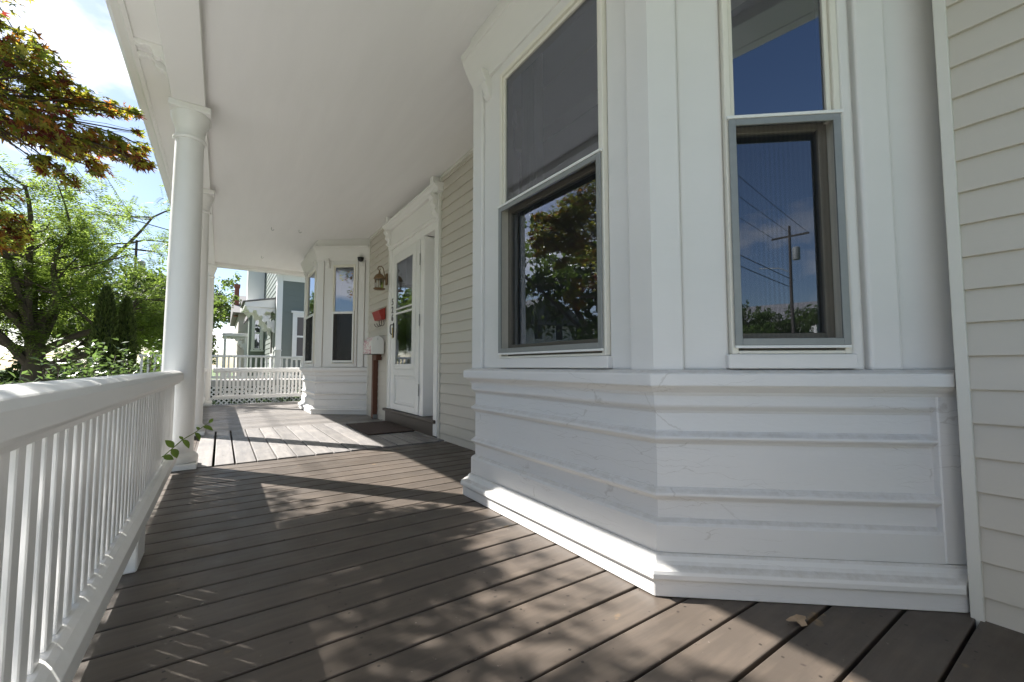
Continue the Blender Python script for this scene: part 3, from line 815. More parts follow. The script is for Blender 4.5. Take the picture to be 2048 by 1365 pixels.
# ------------------------------------------------------------------ things by the door
dm = MB().box(1.365, 1.905, 4.80, 5.83, 0.0095, 0.021)
tag(dm.build('doormat', M['mat'], bev=0.004), 'dark brown doormat lying in front of the door step', 'doormat')

pm = empty('mailbox', (1.898, 6.40, 0), 'white arch-topped mailbox with pink pattern on a brown post beside the door', 'mailbox')
B(1.862, 1.934, 6.355, 6.430, 0.001, 0.945).build('post', M['post'], pm, bev=0.003)
B(1.868, 1.928, 6.335, 6.3545, 0.001, 0.06).build('post_shoe', M['alu'], pm, bev=0.003)
B(1.855, 1.940, 6.20, 6.354, 0.86, 0.944).build('post_arm', M['post'], pm, bev=0.003)
m_, n, l, o = nodes('mailbox_pattern')
p = n.new('ShaderNodeBsdfPrincipled'); p.inputs['Roughness'].default_value = 0.35
gg = n.new('ShaderNodeNewGeometry')
vo = n.new('ShaderNodeTexVoronoi'); vo.inputs['Scale'].default_value = 34; l.new(gg.outputs['Position'], vo.inputs['Vector'])
fl = ramp(n, l, vo.outputs['Distance'], 0.42, 0.50, (1, 1, 1, 1), (0, 0, 0, 1))
pr2 = ramp(n, l, noise(n, l, gg.outputs['Position'], 11, 2), 0.36, 0.44)
mm = n.new('ShaderNodeMath'); mm.operation = 'MULTIPLY'; l.new(fl, mm.inputs[0]); l.new(pr2, mm.inputs[1])
l.new(mixc(n, l, mm.outputs[0], (0.76, 0.72, 0.69), mixc(n, l, noise(n, l, gg.outputs['Position'], 25, 1), (0.62, 0.12, 0.16), (0.42, 0.30, 0.38))), p.inputs['Base Color'])
l.new(p.outputs[0], o.inputs[0]); M['pattern'] = m_
def arch(cx, hw, z0, zs, n=14):
    return [(cx - hw, z0), (cx + hw, z0), (cx + hw, zs)] + [(cx + hw * math.cos(a * math.pi / n), zs + hw * math.sin(a * math.pi / n)) for a in range(1, n)] + [(cx - hw, zs)]
MB().prism([(x, 6.056, z) for x, z in arch(1.826, 0.084, 0.949, 1.112)][::-1], (0, 0, 0), (0, 0.40, 0)).build('box', M['pattern'], pm, bev=0.002)
dr = MB().prism([(x, 6.040, z) for x, z in arch(1.826, 0.089, 0.946, 1.112)][::-1], (0, 0, 0), (0, 0.0155, 0)).build('box_door', M['aluw'], pm, bev=0.002)
MB().lathe((1.826, 6.030, 1.198), [(0.006, -0.01), (0.009, 0.0), (0.006, 0.008)], 10).build('knob', M['aluw'], dr, smooth=True)
for zz in (1.165, 1.145): B(1.823, 1.829, 6.037, 6.0395, zz, zz + 0.008).build('rivet', M['black'], dr)
B(1.735, 1.917, 6.05, 6.46, 0.9455, 0.9485).build('box_base', M['black'], pm)

rl = empty('letter_box', (1.88, 6.18, 1.5), 'red metal wall letter box with iron scroll hooks, above the mailbox', 'letter box')
Pz = [(1.925, 1.445), (1.870, 1.445), (1.828, 1.565), (1.925, 1.612)]
MB().prism([(x, 6.025, z) for x, z in Pz], (0, 0, 0), (0, 0.335, 0)).build('box', M['red'], rl, bev=0.003)
MB().prism([(1.822, 6.018, 1.566), (1.826, 6.018, 1.560), (1.927, 6.018, 1.608), (1.927, 6.018, 1.618)], (0, 0, 0), (0, 0.35, 0)).build('lid', M['red'], rl, bev=0.002)
for yy in (6.08, 6.19, 6.30):
    pts = [(1.922, yy, 1.445)] + [(1.885 + 0.040 * math.cos(a), yy + 0.01 * a, 1.395 + 0.045 * math.sin(a)) for a in [0.4 - i * 0.35 for i in range(11)]]
    MB().tube(pts, 0.0045, 7).build('hook', M['black'], rl, smooth=True)

ln_ = empty('wall_lantern', (1.80, 5.93, 1.85), 'antique bronze lantern with curled arm on the siding beside the door', 'lantern')
LX, LY = 1.805, 5.945
bp_ = MB().box(WX - 0.042, WX - 0.014, LY + 0.005, LY + 0.075, 1.93, 2.10)
bp_.build('back_plate', M['bronze'], ln_, bev=0.012, seg=2)
arm = [(WX - 0.042, LY + 0.04, 2.02), (WX - 0.060, LY + 0.035, 2.08), (WX - 0.070, LY + 0.03, 2.13), (WX - 0.085, LY + 0.02, 2.17), (WX - 0.115, LY + 0.01, 2.19), (LX - 0.01, LY, 2.180), (LX - 0.026, LY, 2.155), (LX - 0.018, LY, 2.130), (LX, LY, 2.125), (LX + 0.010, LY, 2.140), (LX + 0.002, LY, 2.150)]
MB().tube(arm, 0.0065, 8).build('arm', M['bronze'], ln_, smooth=True)
MB().lathe((LX, LY, 0), [(0.010, 2.075), (0.018, 2.085), (0.012, 2.10), (0.009, 2.115), (0.004, 2.13)], 16).build('finial', M['bronze'], ln_, smooth=True)
MB().lathe((LX, LY, 0), [(0.074, 1.995), (0.080, 2.000), (0.078, 2.012), (0.070, 2.030), (0.055, 2.055), (0.034, 2.072), (0.015, 2.080)], 24).build('lantern_roof', M['bronze'], ln_, smooth=True)
cg = MB(); pn = MB()
for i in range(6):
    a = math.pi / 3 * i; a2 = math.pi / 3 * (i + 1)
    p0 = Vector((LX + 0.064 * math.cos(a), LY + 0.064 * math.sin(a), 1.995)); q0 = Vector((LX + 0.056 * math.cos(a), LY + 0.056 * math.sin(a), 1.872))
    cg.tube([q0, p0], 0.0045, 6)
    p1 = Vector((LX + 0.062 * math.cos(a2), LY + 0.062 * math.sin(a2), 1.995)); q1 = Vector((LX + 0.054 * math.cos(a2), LY + 0.054 * math.sin(a2), 1.875))
    pp = Vector((LX + 0.062 * math.cos(a), LY + 0.062 * math.sin(a), 1.995)); qq = Vector((LX + 0.054 * math.cos(a), LY + 0.054 * math.sin(a), 1.875))
    MB().add([qq, q1, p1, pp], [(0, 1, 2, 3)]).build('pane', M['lampglass'], ln_)
cg.build('cage', M['bronze'], ln_, smooth=True)
MB().lathe((LX, LY, 0), [(0.030, 1.842), (0.060, 1.846), (0.082, 1.858), (0.080, 1.868), (0.058, 1.874)], 24).build('lantern_base', M['bronze'], ln_, smooth=True)
MB().lathe((LX, LY, 0), [(0.011, 1.874), (0.011, 1.94), (0.007, 1.95), (0.002, 1.97)], 12).build('candle', M['cream'], ln_, smooth=True)

# dry leaf lying on the boards
dl = MB(); vs = []
for i in range(11):
    a = 2 * math.pi * i / 11
    rr = 0.022 * (1 + 0.35 * math.sin(3 * a + 1)) * (1.5 if i % 5 == 0 else 1)
    vs.append((1.452 + rr * 1.25 * math.cos(a), 0.603 + rr * math.sin(a), 0.004 + 0.010 * abs(math.sin(1.5 * a))))
vs.append((1.452, 0.603, 0.010))
dl.add(vs, [(i, (i + 1) % 11, 11) for i in range(11)])
tag(dl.build('dry_leaf', M['deadleaf']), 'curled tan dry leaf on the boards below the grey-screened bay', 'leaf')

# ================================================================== PLANTS
def rvec(rg):
    while True:
        v = Vector((rg.uniform(-1, 1), rg.uniform(-1, 1), rg.uniform(-1, 1)))
        if 0.01 < v.length < 1: return v
def frame_of(d, upv):
    d = d.normalized()
    x = d.cross(upv)
    if x.length < 1e-3: x = d.cross(Vector((1, 0, 0)))
    x.normalize()
    return d, x, x.cross(d)
def quad_leaf(mb, p, d, nrm, L, W):
    """a pointed leaf of two faces folded a little along its rib"""
    d, x, z = frame_of(d, nrm)
    a = p; m1 = p + d * L * 0.45 + x * W / 2 + z * W * 0.12; m2 = p + d * L * 0.45 - x * W / 2 + z * W * 0.12; t = p + d * L
    mb.add([a, m1, t, m2], [(0, 1, 2), (0, 2, 3)])
def limb(mb, p0, p1, r0, r1, rg, n=6, wob=0.08, sag=0.0, sides=7):
    p0, p1 = Vector(p0), Vector(p1); L = (p1 - p0).length
    pts, rad = [], []
    off = rvec(rg) * wob * L; off2 = rvec(rg) * wob * L * 0.6
    for i in range(n + 1):
        t = i / n
        q = p0.lerp(p1, t) + off * math.sin(math.pi * t) + off2 * math.sin(2 * math.pi * t) + Vector((0, 0, sag * L * math.sin(math.pi * t)))
        pts.append(q); rad.append(r0 + (r1 - r0) * t)
    mb.tube(pts, rad, sides)
    return pts

# ------------------------------------------------------------------ red-leaved maple hanging over the eave
rg = random.Random(11)
mp = empty('maple_tree', (-3.1, 4.3, -0.9), 'maple with star-shaped green, orange and red leaves reaching the porch eave', 'tree')
tk = MB(); tk.smooth = True
trunk_top = limb(tk, (-3.1, 4.3, -0.95), (-2.75, 4.2, 1.5), 0.13, 0.085, rg, 8, 0.05, sides=12)
tk.build('trunk', M['bark'], mp, smooth=True)
CAMV = Vector((0, 0, CAM_Z))
# leafy masses: centre, radii (flat layers), number of leaves
mass = []
def mm_(x, z, r, n, d=1.0, flat=0.5, yr=1.3):
    c = CAMV + (Vector((x, 4.2, z)) - CAMV) * d
    mass.append((c, Vector((r, r * yr, r * flat)), n))
for a in [(-1.27, 2.96, .22, 150, 1.0), (-1.12, 2.86, .18, 110, .94), (-1.22, 2.68, .25, 230, 1.05), (-1.02, 2.70, .18, 150, 1.0), (-.84, 2.70, .13, 80, 1.02), (-.70, 2.69, .085, 34, 1.0), (-.60, 2.70, .045, 14, .98),
          (-1.2, 2.44, .24, 230, 1.0), (-1.02, 2.44, .20, 170, .95), (-.93, 2.34, .17, 150, 1.05), (-.78, 2.42, .14, 120, 1.0), (-.66, 2.38, .13, 90, 1.0), (-.565, 2.33, .075, 36, .97), (-.55, 2.46, .05, 12, 1.0), (-.58, 2.56, .035, 8, 1.0),
          (-1.05, 2.17, .10, 50, 1.0), (-.94, 2.10, .06, 22, .98), (-.80, 2.22, .09, 40, 1.05),
          (-1.25, 1.93, .09, 36, 1.0), (-1.24, 1.74, .12, 80, 1.0), (-1.22, 1.60, .10, 50, .97), (-1.16, 1.66, .07, 24, 1.0),
          # masses left of the frame and higher up, which shade the boards
          (-1.62, 2.75, .36, 330, 1.0), (-1.66, 2.35, .30, 200, 1.05), (-1.6, 3.2, .34, 260, 1.0), (-1.5, 1.9, .18, 90, 1.0), (-2.1, 2.9, .40, 280, 1.0), (-2.2, 2.2, .34, 200, 1.05)]:
    mm_(*a)
for c, r, n in [((-1.78, 3.2, 3.0), (.40, .5, .3), 230), ((-1.74, 3.95, 3.1), (.40, .5, .3), 250), ((-1.78, 4.75, 3.1), (.38, .5, .3), 260), ((-1.98, 5.5, 3.15), (.34, .5, .3), 260), ((-1.45, 3.3, 2.75), (.22, .4, .2), 110), ((-1.15, 3.3, 2.95), (.22, .34, .14), 34), ((-1.3, 3.0, 2.9), (.34, .40, .22), 120), ((-1.5, 2.5, 3.0), (.34, .36, .22), 100), ((-1.35, 3.5, 3.35), (.25, .36, .2), 60), ((-1.7, 3.6, 3.5), (.5, .5, .3), 280), ((-1.9, 4.6, 3.7), (.6, .6, .35), 320), ((-2.8, 4.2, 3.5), (.7, .7, .4), 340), ((-3.3, 4.6, 2.9), (.6, .6, .4), 240), ((-2.6, 3.4, 2.7), (.5, .5, .35), 220)]:
    mass.append((Vector(c), Vector(r), n))
# star leaf: five to seven pointed lobes
def star(nl):
    pts = [(0, 0.0)]
    lob = {5: [(-105, .52), (-52, .86), (0, 1.0), (52, .86), (105, .52)], 7: [(-125, .36), (-85, .66), (-42, .92), (0, 1.0), (42, .92), (85, .66), (125, .36)]}[nl]
    out_ = []
    for i, (a, ln) in enumerate(lob):
        out_.append((R(a), ln))
        if i < len(lob) - 1: out_.append((R((a + lob[i + 1][0]) / 2), 0.33))
    return out_
STARS = [star(5), star(7)]
lv = MB(); tw = MB(); tw.smooth = True
def maple_leaf(p, d, nrm, L):
    d, x, z = frame_of(d, nrm)
    st = rg.choice(STARS)
    vs = [p]
    for a, ln in st:
        vs.append(p + (d * math.cos(a) + x * math.sin(a)) * ln * L + z * (-0.22 * L * ln * ln + rg.uniform(-.03, .03) * L))
    n = len(vs) - 1
    lv.add(vs, [(0, i, i + 1) for i in range(1, n)])
    lv.add([p, p - d * L * 0.45 + z * L * 0.05 + x * 0.0018, p - d * L * 0.45 + z * L * 0.05 - x * 0.0018], [(0, 1, 2)])
def in_ellipsoid(c, r):
    v = rvec(rg)
    return c + Vector((v.x * r.x, v.y * r.y, v.z * r.z)), v.length
hubs = [trunk_top[-1], trunk_top[-2]]
main = [(-1.5, 4.2, 2.5), (-1.35, 3.2, 2.75), (-1.6, 4.6, 1.8), (-2.0, 4.4, 3.3), (-2.9, 4.3, 3.0), (-2.3, 3.2, 2.6)]
limbs = []
for q in main:
    pts = limb(tw, hubs[0], q, 0.045, 0.014, rg, 8, 0.06, 0.08)
    limbs += pts[3:]
for c, r, n in mass:
    src = min(limbs, key=lambda q: (q - c).length)
    pts = limb(tw, src, c - Vector((0, 0, r.z * 0.3)), 0.0085, 0.004, rg, 6, 0.07, 0.03, 5)
    for k in range(max(3, int(n / 14))):
        e, _ = in_ellipsoid(c, r * 0.9)
        limb(tw, pts[rg.randrange(2, 7)], e, 0.0028, 0.0012, rg, 3, 0.08, 0.0, 4)
    axis = (c - src).normalized()
    for k in range(int(n * 1.25)):
        p, dist = in_ellipsoid(c, r)
        edge = dist
        u = rg.random()
        hi = (p.z - c.z) / max(r.z, .01)
        red = 0.04 + 0.22 * max(0, -hi) + (0.12 if c.z < 2.42 else 0)
        if u < red: lv.cur = 3
        elif u < red + 0.17: lv.cur = 2
        elif u < red + 0.17 + 0.36 * (0.6 + 0.6 * edge): lv.cur = 1
        else: lv.cur = 0
        d = Vector((rg.uniform(-1, 1), rg.uniform(-1, 1), rg.uniform(-.75, .25))) + axis * 0.7 + (p - c) * 0.6
        nr = Vector((rg.uniform(-.7, .7), rg.uniform(-.7, .7), 1))
        maple_leaf(p, d, nr, rg.uniform(0.042, 0.072))
tw.build('branches', M['twig'], mp)
lv.build('crown', [M['mg'], M['my'], M['mo'], M['mr']], mp, smooth=False)

# ------------------------------------------------------------------ generic tree
def tree(name, label, base, h, spread, seed, leafm, nspray, kind, trunk_r, group=None, low=0.35, lean=(0, 0), tips_extra=None, cat='tree', leaf=0.07, dens=9, xmax=99):
    rg = random.Random(seed)
    base = Vector(base)
    t = empty(name, base, label, cat, group)
    tk = MB(); br = MB(); lf = MB()
    top = base + Vector((lean[0], lean[1], h * 0.42))
    tp = limb(tk, base - Vector((0, 0, 0.1)), top, trunk_r, trunk_r * 0.62, rg, 8, 0.03, sides=12)
    tips = []
    nl = 13
    for i in range(nl):
        a = 2 * math.pi * (i + rg.uniform(-.3, .3)) / nl
        f = rg.uniform(low, 1.0)
        src = tp[min(8, int(3 + 5 * rg.random()))]
        rr = spread * rg.uniform(.6, 1.0) * (1 - 0.35 * f)
        end = base + Vector((lean[0] + math.cos(a) * rr, lean[1] + math.sin(a) * rr, h * (0.38 + 0.52 * f)))
        pts = limb(br, src, end, trunk_r * 0.40, trunk_r * 0.10, rg, 8, 0.10, 0.06, 7)
        for k in range(7):
            s2 = pts[rg.randrange(3, 9)]
            e2 = s2 + Vector((rg.uniform(-1, 1), rg.uniform(-1, 1), rg.uniform(-.25, .75))) * spread * 0.36
            p2 = limb(br, s2, e2, trunk_r * 0.11, trunk_r * 0.03, rg, 4, 0.1, 0.03, 5)
            tips += p2[2:]
            for j in range(2):
                e3 = p2[-1] + Vector((rg.uniform(-1, 1), rg.uniform(-1, 1), rg.uniform(-.4, .5))) * spread * 0.20
                p3 = limb(br, p2[3], e3, trunk_r * 0.035, trunk_r * 0.012, rg, 3, 0.1, 0, 4)
                tips += p3[1:]
    for k in range(nspray):
        c = rg.choice(tips) + rvec(rg) * spread * 0.10
        if c.x > xmax: continue
        if kind == 'feather':      # compound leaf: leaflets in two rows on a drooping stalk
            d = Vector((rg.uniform(-1, 1), rg.uniform(-1, 1), rg.uniform(-.7, .3))).normalized()
            L = rg.uniform(.22, .36); _, x, z = frame_of(d, Vector((rg.uniform(-.4, .4), rg.uniform(-.4, .4), 1)))
            for j in range(1, 8):
                q = c + d * L * j / 7 - Vector((0, 0, 0.10 * (j / 7) ** 2))
                for sg in (-1, 1):
                    quad_leaf(lf, q, x * sg + d * 0.35 - z * 0.15, z, leaf * rg.uniform(.8, 1.1), leaf * 0.36)
        else:
            for j in range(dens):
                q = c + rvec(rg) * spread * 0.055
                quad_leaf(lf, q, rvec(rg) + Vector((0, 0, -.3)), Vector((rg.uniform(-.8, .8), rg.uniform(-.8, .8), 1)), leaf * rg.uniform(.7, 1.2), leaf * 0.62)
    tk.build('trunk', M['bark'], t, smooth=True)
    br.build('branches', M['bark'], t, smooth=True)
    lf.build('crown', leafm, t)
    return t
tree('locust_tree', 'feathery light green locust with dark forked trunk beyond the railing', (-3.9, 15.5, -0.9), 7.4, 4.2, 5, M['lo'], 8500, 'feather', 0.26, low=0.0, leaf=0.085, xmax=-0.95)
tree('street_tree', 'tall leafy green tree behind the locust across the street', (-9.5, 27, -0.9), 9.5, 5.0, 8, M['tr'], 1500, 'leaf', 0.30, 'street trees', leaf=0.24)
tree('street_tree', 'round leafy tree beyond the arborvitae at the street edge', (-4.4, 30, -0.9), 7.0, 4.4, 21, M['tr'], 1300, 'leaf', 0.26, 'street trees', leaf=0.24)
tree('street_tree', 'leafy tree left of the brick chimney beyond the end railing', (-1.7, 26, -0.9), 6.6, 2.4, 13, M['tr'], 1100, 'leaf', 0.18, 'street trees', leaf=0.17)
tree('street_tree', 'far leafy tree in line with the porch columns', (-3.2, 44, -0.9), 8.5, 5.2, 17, M['tr'], 1100, 'leaf', 0.3, 'street trees', leaf=0.30)
tree('street_tree', 'leafy tree at the street side mirrored in the grey-screened bay window', (-8.0, 9.5, -0.9), 7.5, 4.2, 31, M['tr'], 1100, 'leaf', 0.25, 'street trees', leaf=0.22)

# ------------------------------------------------------------------ arborvitae
def arbor(x, y, h, r, seed, label):
    rg = random.Random(seed)
    t = empty('arborvitae', (x, y, -0.9), label, 'tree', 'narrow evergreen pair')
    def rad(u): return r * (0.80 + 0.25 * math.sin(u * 2.2)) * (1 - u ** 3.2) ** 0.75
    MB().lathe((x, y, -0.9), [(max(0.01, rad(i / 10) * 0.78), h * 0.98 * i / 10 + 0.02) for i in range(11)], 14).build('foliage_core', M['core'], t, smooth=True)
    MB().tube([(x, y, -0.95), (x, y, -0.5)], 0.05, 8).build('trunk', M['bark'], t)
    lf = MB()
    for i in range(5200):
        u = rg.random() ** 0.85; a = rg.uniform(0, 2 * math.pi)
        rr = rad(u) * rg.uniform(0.78, 1.06) * (1 + 0.10 * math.sin(5 * a + 9 * u))
        p = Vector((x + rr * math.cos(a), y + rr * math.sin(a), -0.9 + u * h))
        o_ = Vector((math.cos(a), math.sin(a), 0))
        d = o_ * rg.uniform(.2, .8) + Vector((rg.uniform(-.3, .3), rg.uniform(-.3, .3), 1))
        quad_leaf(lf, p, d, rvec(rg), rg.uniform(.07, .13), rg.uniform(.03, .05))
    lf.build('crown', M['ar'], t)
arbor(-2.18, 13.0, 3.42, 0.24, 2, 'taller of the two dark green columnar arborvitae')
arbor(-1.86, 13.2, 3.22, 0.20, 4, 'shorter of the two dark green columnar arborvitae')

# ------------------------------------------------------------------ shrubs below the railing
def shrub(x, y, top, r, seed, label, n=44):
    rg = random.Random(seed)
    t = empty('shrub', (x, y, -0.9), label, 'shrub', 'leafy shrubs outside the railing')
    st = MB(); st.smooth = True; lf = MB()
    for i in range(n):
        a = rg.uniform(0, 2 * math.pi); f = rg.uniform(.3, 1)
        e = Vector((x + math.cos(a) * r * f, y + math.sin(a) * r * f, -0.9 + (top + 0.9) * rg.uniform(.72, 1.0) * (1.05 - 0.22 * f)))
        pts = limb(st, (x + rg.uniform(-.1, .1), y + rg.uniform(-.1, .1), -0.92), e, 0.010, 0.003, rg, 9, 0.06, 0.06, 5)
        for q, q2 in zip(pts[2:], pts[3:] + [pts[-1] + (pts[-1] - pts[-2])]):
            for j in range(7):
                p = q.lerp(q2, rg.random())
                d = rvec(rg); d.z = d.z * 0.4 + 0.15
                quad_leaf(lf, p + d * 0.02, d, Vector((rg.uniform(-.5, .5), rg.uniform(-.5, .5), 1)), rg.uniform(.045, .085), rg.uniform(.026, .042))
    st.build('stems', M['twig'], t)
    lf.build('foliage', M['sh'], t)
shrub(-1.42, 5.9, 0.93, 0.55, 1, 'leafy shrub outside the railing, straight below the dark locust trunk')
shrub(-1.15, 6.6, 1.04, 0.50, 2, 'tallest leafy shrub outside the railing, in front of the arborvitae')
shrub(-0.90, 7.9, 1.03, 0.50, 3, 'leafy shrub outside the railing, beside the entrance column')
shrub(-1.60, 4.7, 0.80, 0.45, 6, 'lowest leafy shrub outside the railing with the vine sprig')
shrub(0.9, 11.6, 0.10, 0.5, 9, 'low green shrub between the end railing and the neighbour lattice', 18)
shrub(1.75, 11.5, 0.22, 0.4, 10, 'low green shrub beyond the end railing, next to the bay', 16)
shrub(0.1, 11.7, 0.02, 0.5, 14, 'low green shrub outside the end railing by the corner column', 18)
shrub(1.35, 12.3, 0.05, 0.5, 15, 'low green shrub against the neighbour lattice below the newel post', 18)
shrub(0.4, 12.4, -0.15, 0.5, 16, 'short green shrub against the neighbour lattice, left of the newel post', 18)
hd_ = MB(); rgh = random.Random(5)
for i in range(5200):
    p = Vector((-6.3 + rgh.uniform(-.4, .4) * 1.0, rgh.uniform(15, 24), -0.9 + 1.35 * rgh.random() ** 0.6))
    quad_leaf(hd_, p, rvec(rgh), rvec(rgh), 0.11, 0.07)
hg = empty('hedge', (-6.3, 19.5, -0.9), 'dark clipped hedge by the street behind the locust trunk', 'hedge')
hd_.build('foliage', M['ar'], hg)
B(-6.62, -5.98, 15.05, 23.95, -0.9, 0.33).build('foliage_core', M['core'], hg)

hd_ = MB()
for i in range(9000):
    x_ = rgh.uniform(-9, -1.6)
    p = Vector((x_, 22 + rgh.uniform(-.6, .6), -0.9 + (1.75 + 0.30 * math.sin(x_ * 2.1) + 0.2 * math.sin(x_ * 5.3)) * rgh.random() ** 0.55))
    quad_leaf(hd_, p, rvec(rgh), rvec(rgh), 0.17, 0.10)
hg = empty('hedge', (-5.3, 22, -0.9), 'tall loose hedge behind the arborvitae and the locust trunk', 'hedge')
hd_.build('foliage', M['tr'], hg)
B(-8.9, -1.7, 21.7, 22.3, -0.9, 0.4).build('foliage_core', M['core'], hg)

# ------------------------------------------------------------------ vine sprig poking through the balusters
vn = empty('vine_sprig', (-0.25, 3.3, 0.25), 'thin vine sprig with six green leaves poking through the railing slats', 'vine')
vp = [Vector((-0.40, 3.22, 0.16)), Vector((-0.30, 3.28, 0.215)), Vector((-0.264, 3.30, 0.236)), Vector((-0.225, 3.35, 0.272)), Vector((-0.185, 3.40, 0.309)), Vector((-0.125, 3.45, 0.342)), Vector((-0.085, 3.49, 0.372)), Vector((-0.055, 3.51, 0.392))]
MB().tube(vp, [0.003] * 5 + [0.0024, 0.002, 0.0012], 6).build('stem', M['vi'], vn, smooth=True)
def oval(p, d, nrm, L, W):
    mb = MB(); d, x, z = frame_of(Vector(d), Vector(nrm)); p = Vector(p)
    prof = [(0, 0), (.12, .28), (.3, .46), (.5, .5), (.7, .40), (.86, .22), (1, 0)]
    c = [p + d * L * a - z * 0.25 * L * a * a for a, b in prof]
    vs = c + [q + x * W * b + z * W * b * .35 for q, (a, b) in zip(c, prof)] + [q - x * W * b + z * W * b * .35 for q, (a, b) in zip(c, prof)]
    n = len(prof); fs = []
    for i in range(n - 1):
        fs += [(i, i + 1, n + i + 1, n + i), (i + 1, i, 2 * n + i, 2 * n + i + 1)]
    mb.add(vs, fs)
    return mb
for p, d, nr, L, W in [((-0.225, 3.35, 0.272), (-.5, -.1, .75), (.5, -.9, .3), .085, .055), ((-0.230, 3.34, 0.266), (.35, -.3, -.55), (.3, -.8, .5), .085, .058), ((-0.268, 3.30, 0.232), (.7, -.2, -.2), (.1, -.8, .6), .075, .05),
                       ((-0.185, 3.40, 0.309), (.5, -.2, -.55), (.5, -.6, .6), .09, .052), ((-0.185, 3.40, 0.309), (-.3, .1, .5), (.6, -.7, .3), .04, .03), ((-0.105, 3.465, 0.355), (-.25, -.1, .5), (.5, -.8, .3), .035, .028),
                       ((-0.125, 3.45, 0.342), (.5, -.3, -.6), (.6, -.6, .5), .08, .046), ((-0.085, 3.49, 0.372), (.8, -.2, -.25), (.3, -.6, .7), .085, .05), ((-0.055, 3.51, 0.392), (.4, .1, .45), (.4, -.8, .4), .05, .03)]:
    oval(p, d, nr, L * 0.74, W * 0.74).build('leaf', M['vi'], vn, smooth=True)

# ================================================================== NEIGHBOURS
def sash_window(parent, axis, p0, p1, q, z0, z1, face, trim=0.09):
    """a framed sash window on a wall; axis 'x' : wall faces -y at y=q, axis 'y': wall faces -x at x=q"""
    def bx(mb, a, b, o0, o1, c, d):
        if axis == 'x': mb.box(a, b, q - o1, q - o0, c, d)
        else: mb.box(q - o1, q - o0, a, b, c, d)
        return mb
    f = MB()
    bx(f, p0 - trim, p0, -0.05, 0.05, z0 - 0.03, z1 + trim); bx(f, p1, p1 + trim, -0.05, 0.05, z0 - 0.03, z1 + trim)
    bx(f, p0, p1, -0.05, 0.05, z1, z1 + trim); bx(f, p0 - trim - 0.02, p1 + trim + 0.02, -0.05, 0.075, z0 - 0.09, z0 - 0.031)
    bx(f, p0 - trim - 0.05, p1 + trim + 0.05, -0.05, 0.09, z1 + trim + 0.001, z1 + trim + 0.06)
    wd = f.build('window', M['nwhite'], parent)
    sh = MB(); zm = (z0 + z1) / 2
    for a, b, c, d in ((p0, p0 + 0.04, z0, z1), (p1 - 0.04, p1, z0, z1), (p0 + 0.04, p1 - 0.04, zm - 0.03, zm + 0.03), (p0 + 0.04, p1 - 0.04, z1 - 0.04, z1), (p0 + 0.04, p1 - 0.04, z0 - 0.03, z0 + 0.04)):
        bx(sh, a, b, -0.03, 0.02, c, d)
    sh.build('sash', M['nwhite'], wd)
    if axis == 'x': pts = [(p0, q + 0.005, z0), (p1, q + 0.005, z0), (p1, q + 0.005, z1), (p0, q + 0.005, z1)]
    else: pts = [(q + 0.005, p1, z0), (q + 0.005, p0, z0), (q + 0.005, p0, z1), (q + 0.005, p1, z1)]
    MB().add(pts, [(0, 1, 2, 3)]).build('pane', M['glass'], wd)
    return wd

nh = empty('neighbour_house', (3.4, 18, -0.9), 'teal clapboard house with white trim and scrolled door hood beyond the end railing', 'house')
HX, HY = 1.40, 15.0
# rooms are hollow boxes so that the windows have depth
hb = MB()
hb.box(HX + 0.02, 7.0, HY + 0.35, 20.4, -0.9, 5.6)
hb.build('inner_wall', M['dark'], nh)
wall_s = MB().box(HX, HX + 0.15, HY + 0.02, 20.5, -0.9, 5.6); wall_s.build('wall', M['teal'], nh)
wf = MB()
wf.box(HX + 0.01, 1.86, HY, HY + 0.2, -0.9, 3.47); wf.box(2.46, 7.0, HY, HY + 0.2, -0.9, 3.47); wf.box(1.86, 2.46, HY, HY + 0.2, -0.9, 1.03); wf.box(1.86, 2.46, HY, HY + 0.2, 2.42, 3.47)
wf.build('wall', M['teal'], nh)
me = None; z = -0.9; CH = 0.178
while z < 3.40:
    for (a, b) in (((1.52, 1.77), (2.55, 6.9)) if 0.85 < z + CH / 2 < 2.5 else ((1.52, 6.9),)):
        pf = [(a, HY - 0.001, 0), (a, HY - 0.020, 0), (a, HY - 0.006, CH + 0.01), (a, HY - 0.001, CH + 0.01)]
        MB().prism([(x, y, zz + z) for x, y, zz in pf][::-1], (0, 0, 0), (b - a, 0, 0)).build('clapboard', M['teal'], nh)
    z += CH
z = -0.9
while z < 5.4:       # clapboards of the sunlit side
    pf = [(HX + 0.001, HY + 0.02, 0), (HX - 0.024, HY + 0.02, 0), (HX - 0.006, HY + 0.02, CH + 0.01), (HX + 0.001, HY + 0.02, CH + 0.01)]
    MB().prism([(x, y, zz + z) for x, y, zz in pf], (0, 0, 0), (0, 5.4, 0)).build('clapboard', M['teal'], nh)
    z += CH
B(HX - 0.035, HX + 0.13, HY - 0.034, HY + 0.15, -0.9, 5.6).build('corner_board', M['nwhite'], nh, bev=0.005)
B(HX + 0.131, 7.0, HY - 0.05, HY + 0.05, 3.47, 3.70).build('frieze', M['nwhite'], nh)
B(HX - 0.30, 7.1, HY - 0.42, HY + 0.3, 3.72, 3.86).build('eave', M['nwhite'], nh, bev=0.01)
for i in range(26): B(HX + 0.16 + i * 0.075, HX + 0.20 + i * 0.075, HY - 0.10, HY - 0.051, 3.655, 3.70).build('dentil', M['nwhite'], nh)
sash_window(nh, 'x', 1.92, 2.40, HY, 1.06, 2.38, None)
rf = MB(); rf.prism([(HX - 0.5, 20.3, 3.15), (HX + 2.7, 20.3, 7.4), (6.9, 20.3, 5.7), (6.9, 20.3, 5.5), (HX + 2.7, 20.3, 7.2), (HX - 0.5, 20.3, 2.95)], (0, -0.2, 0), (0, 6, 0))
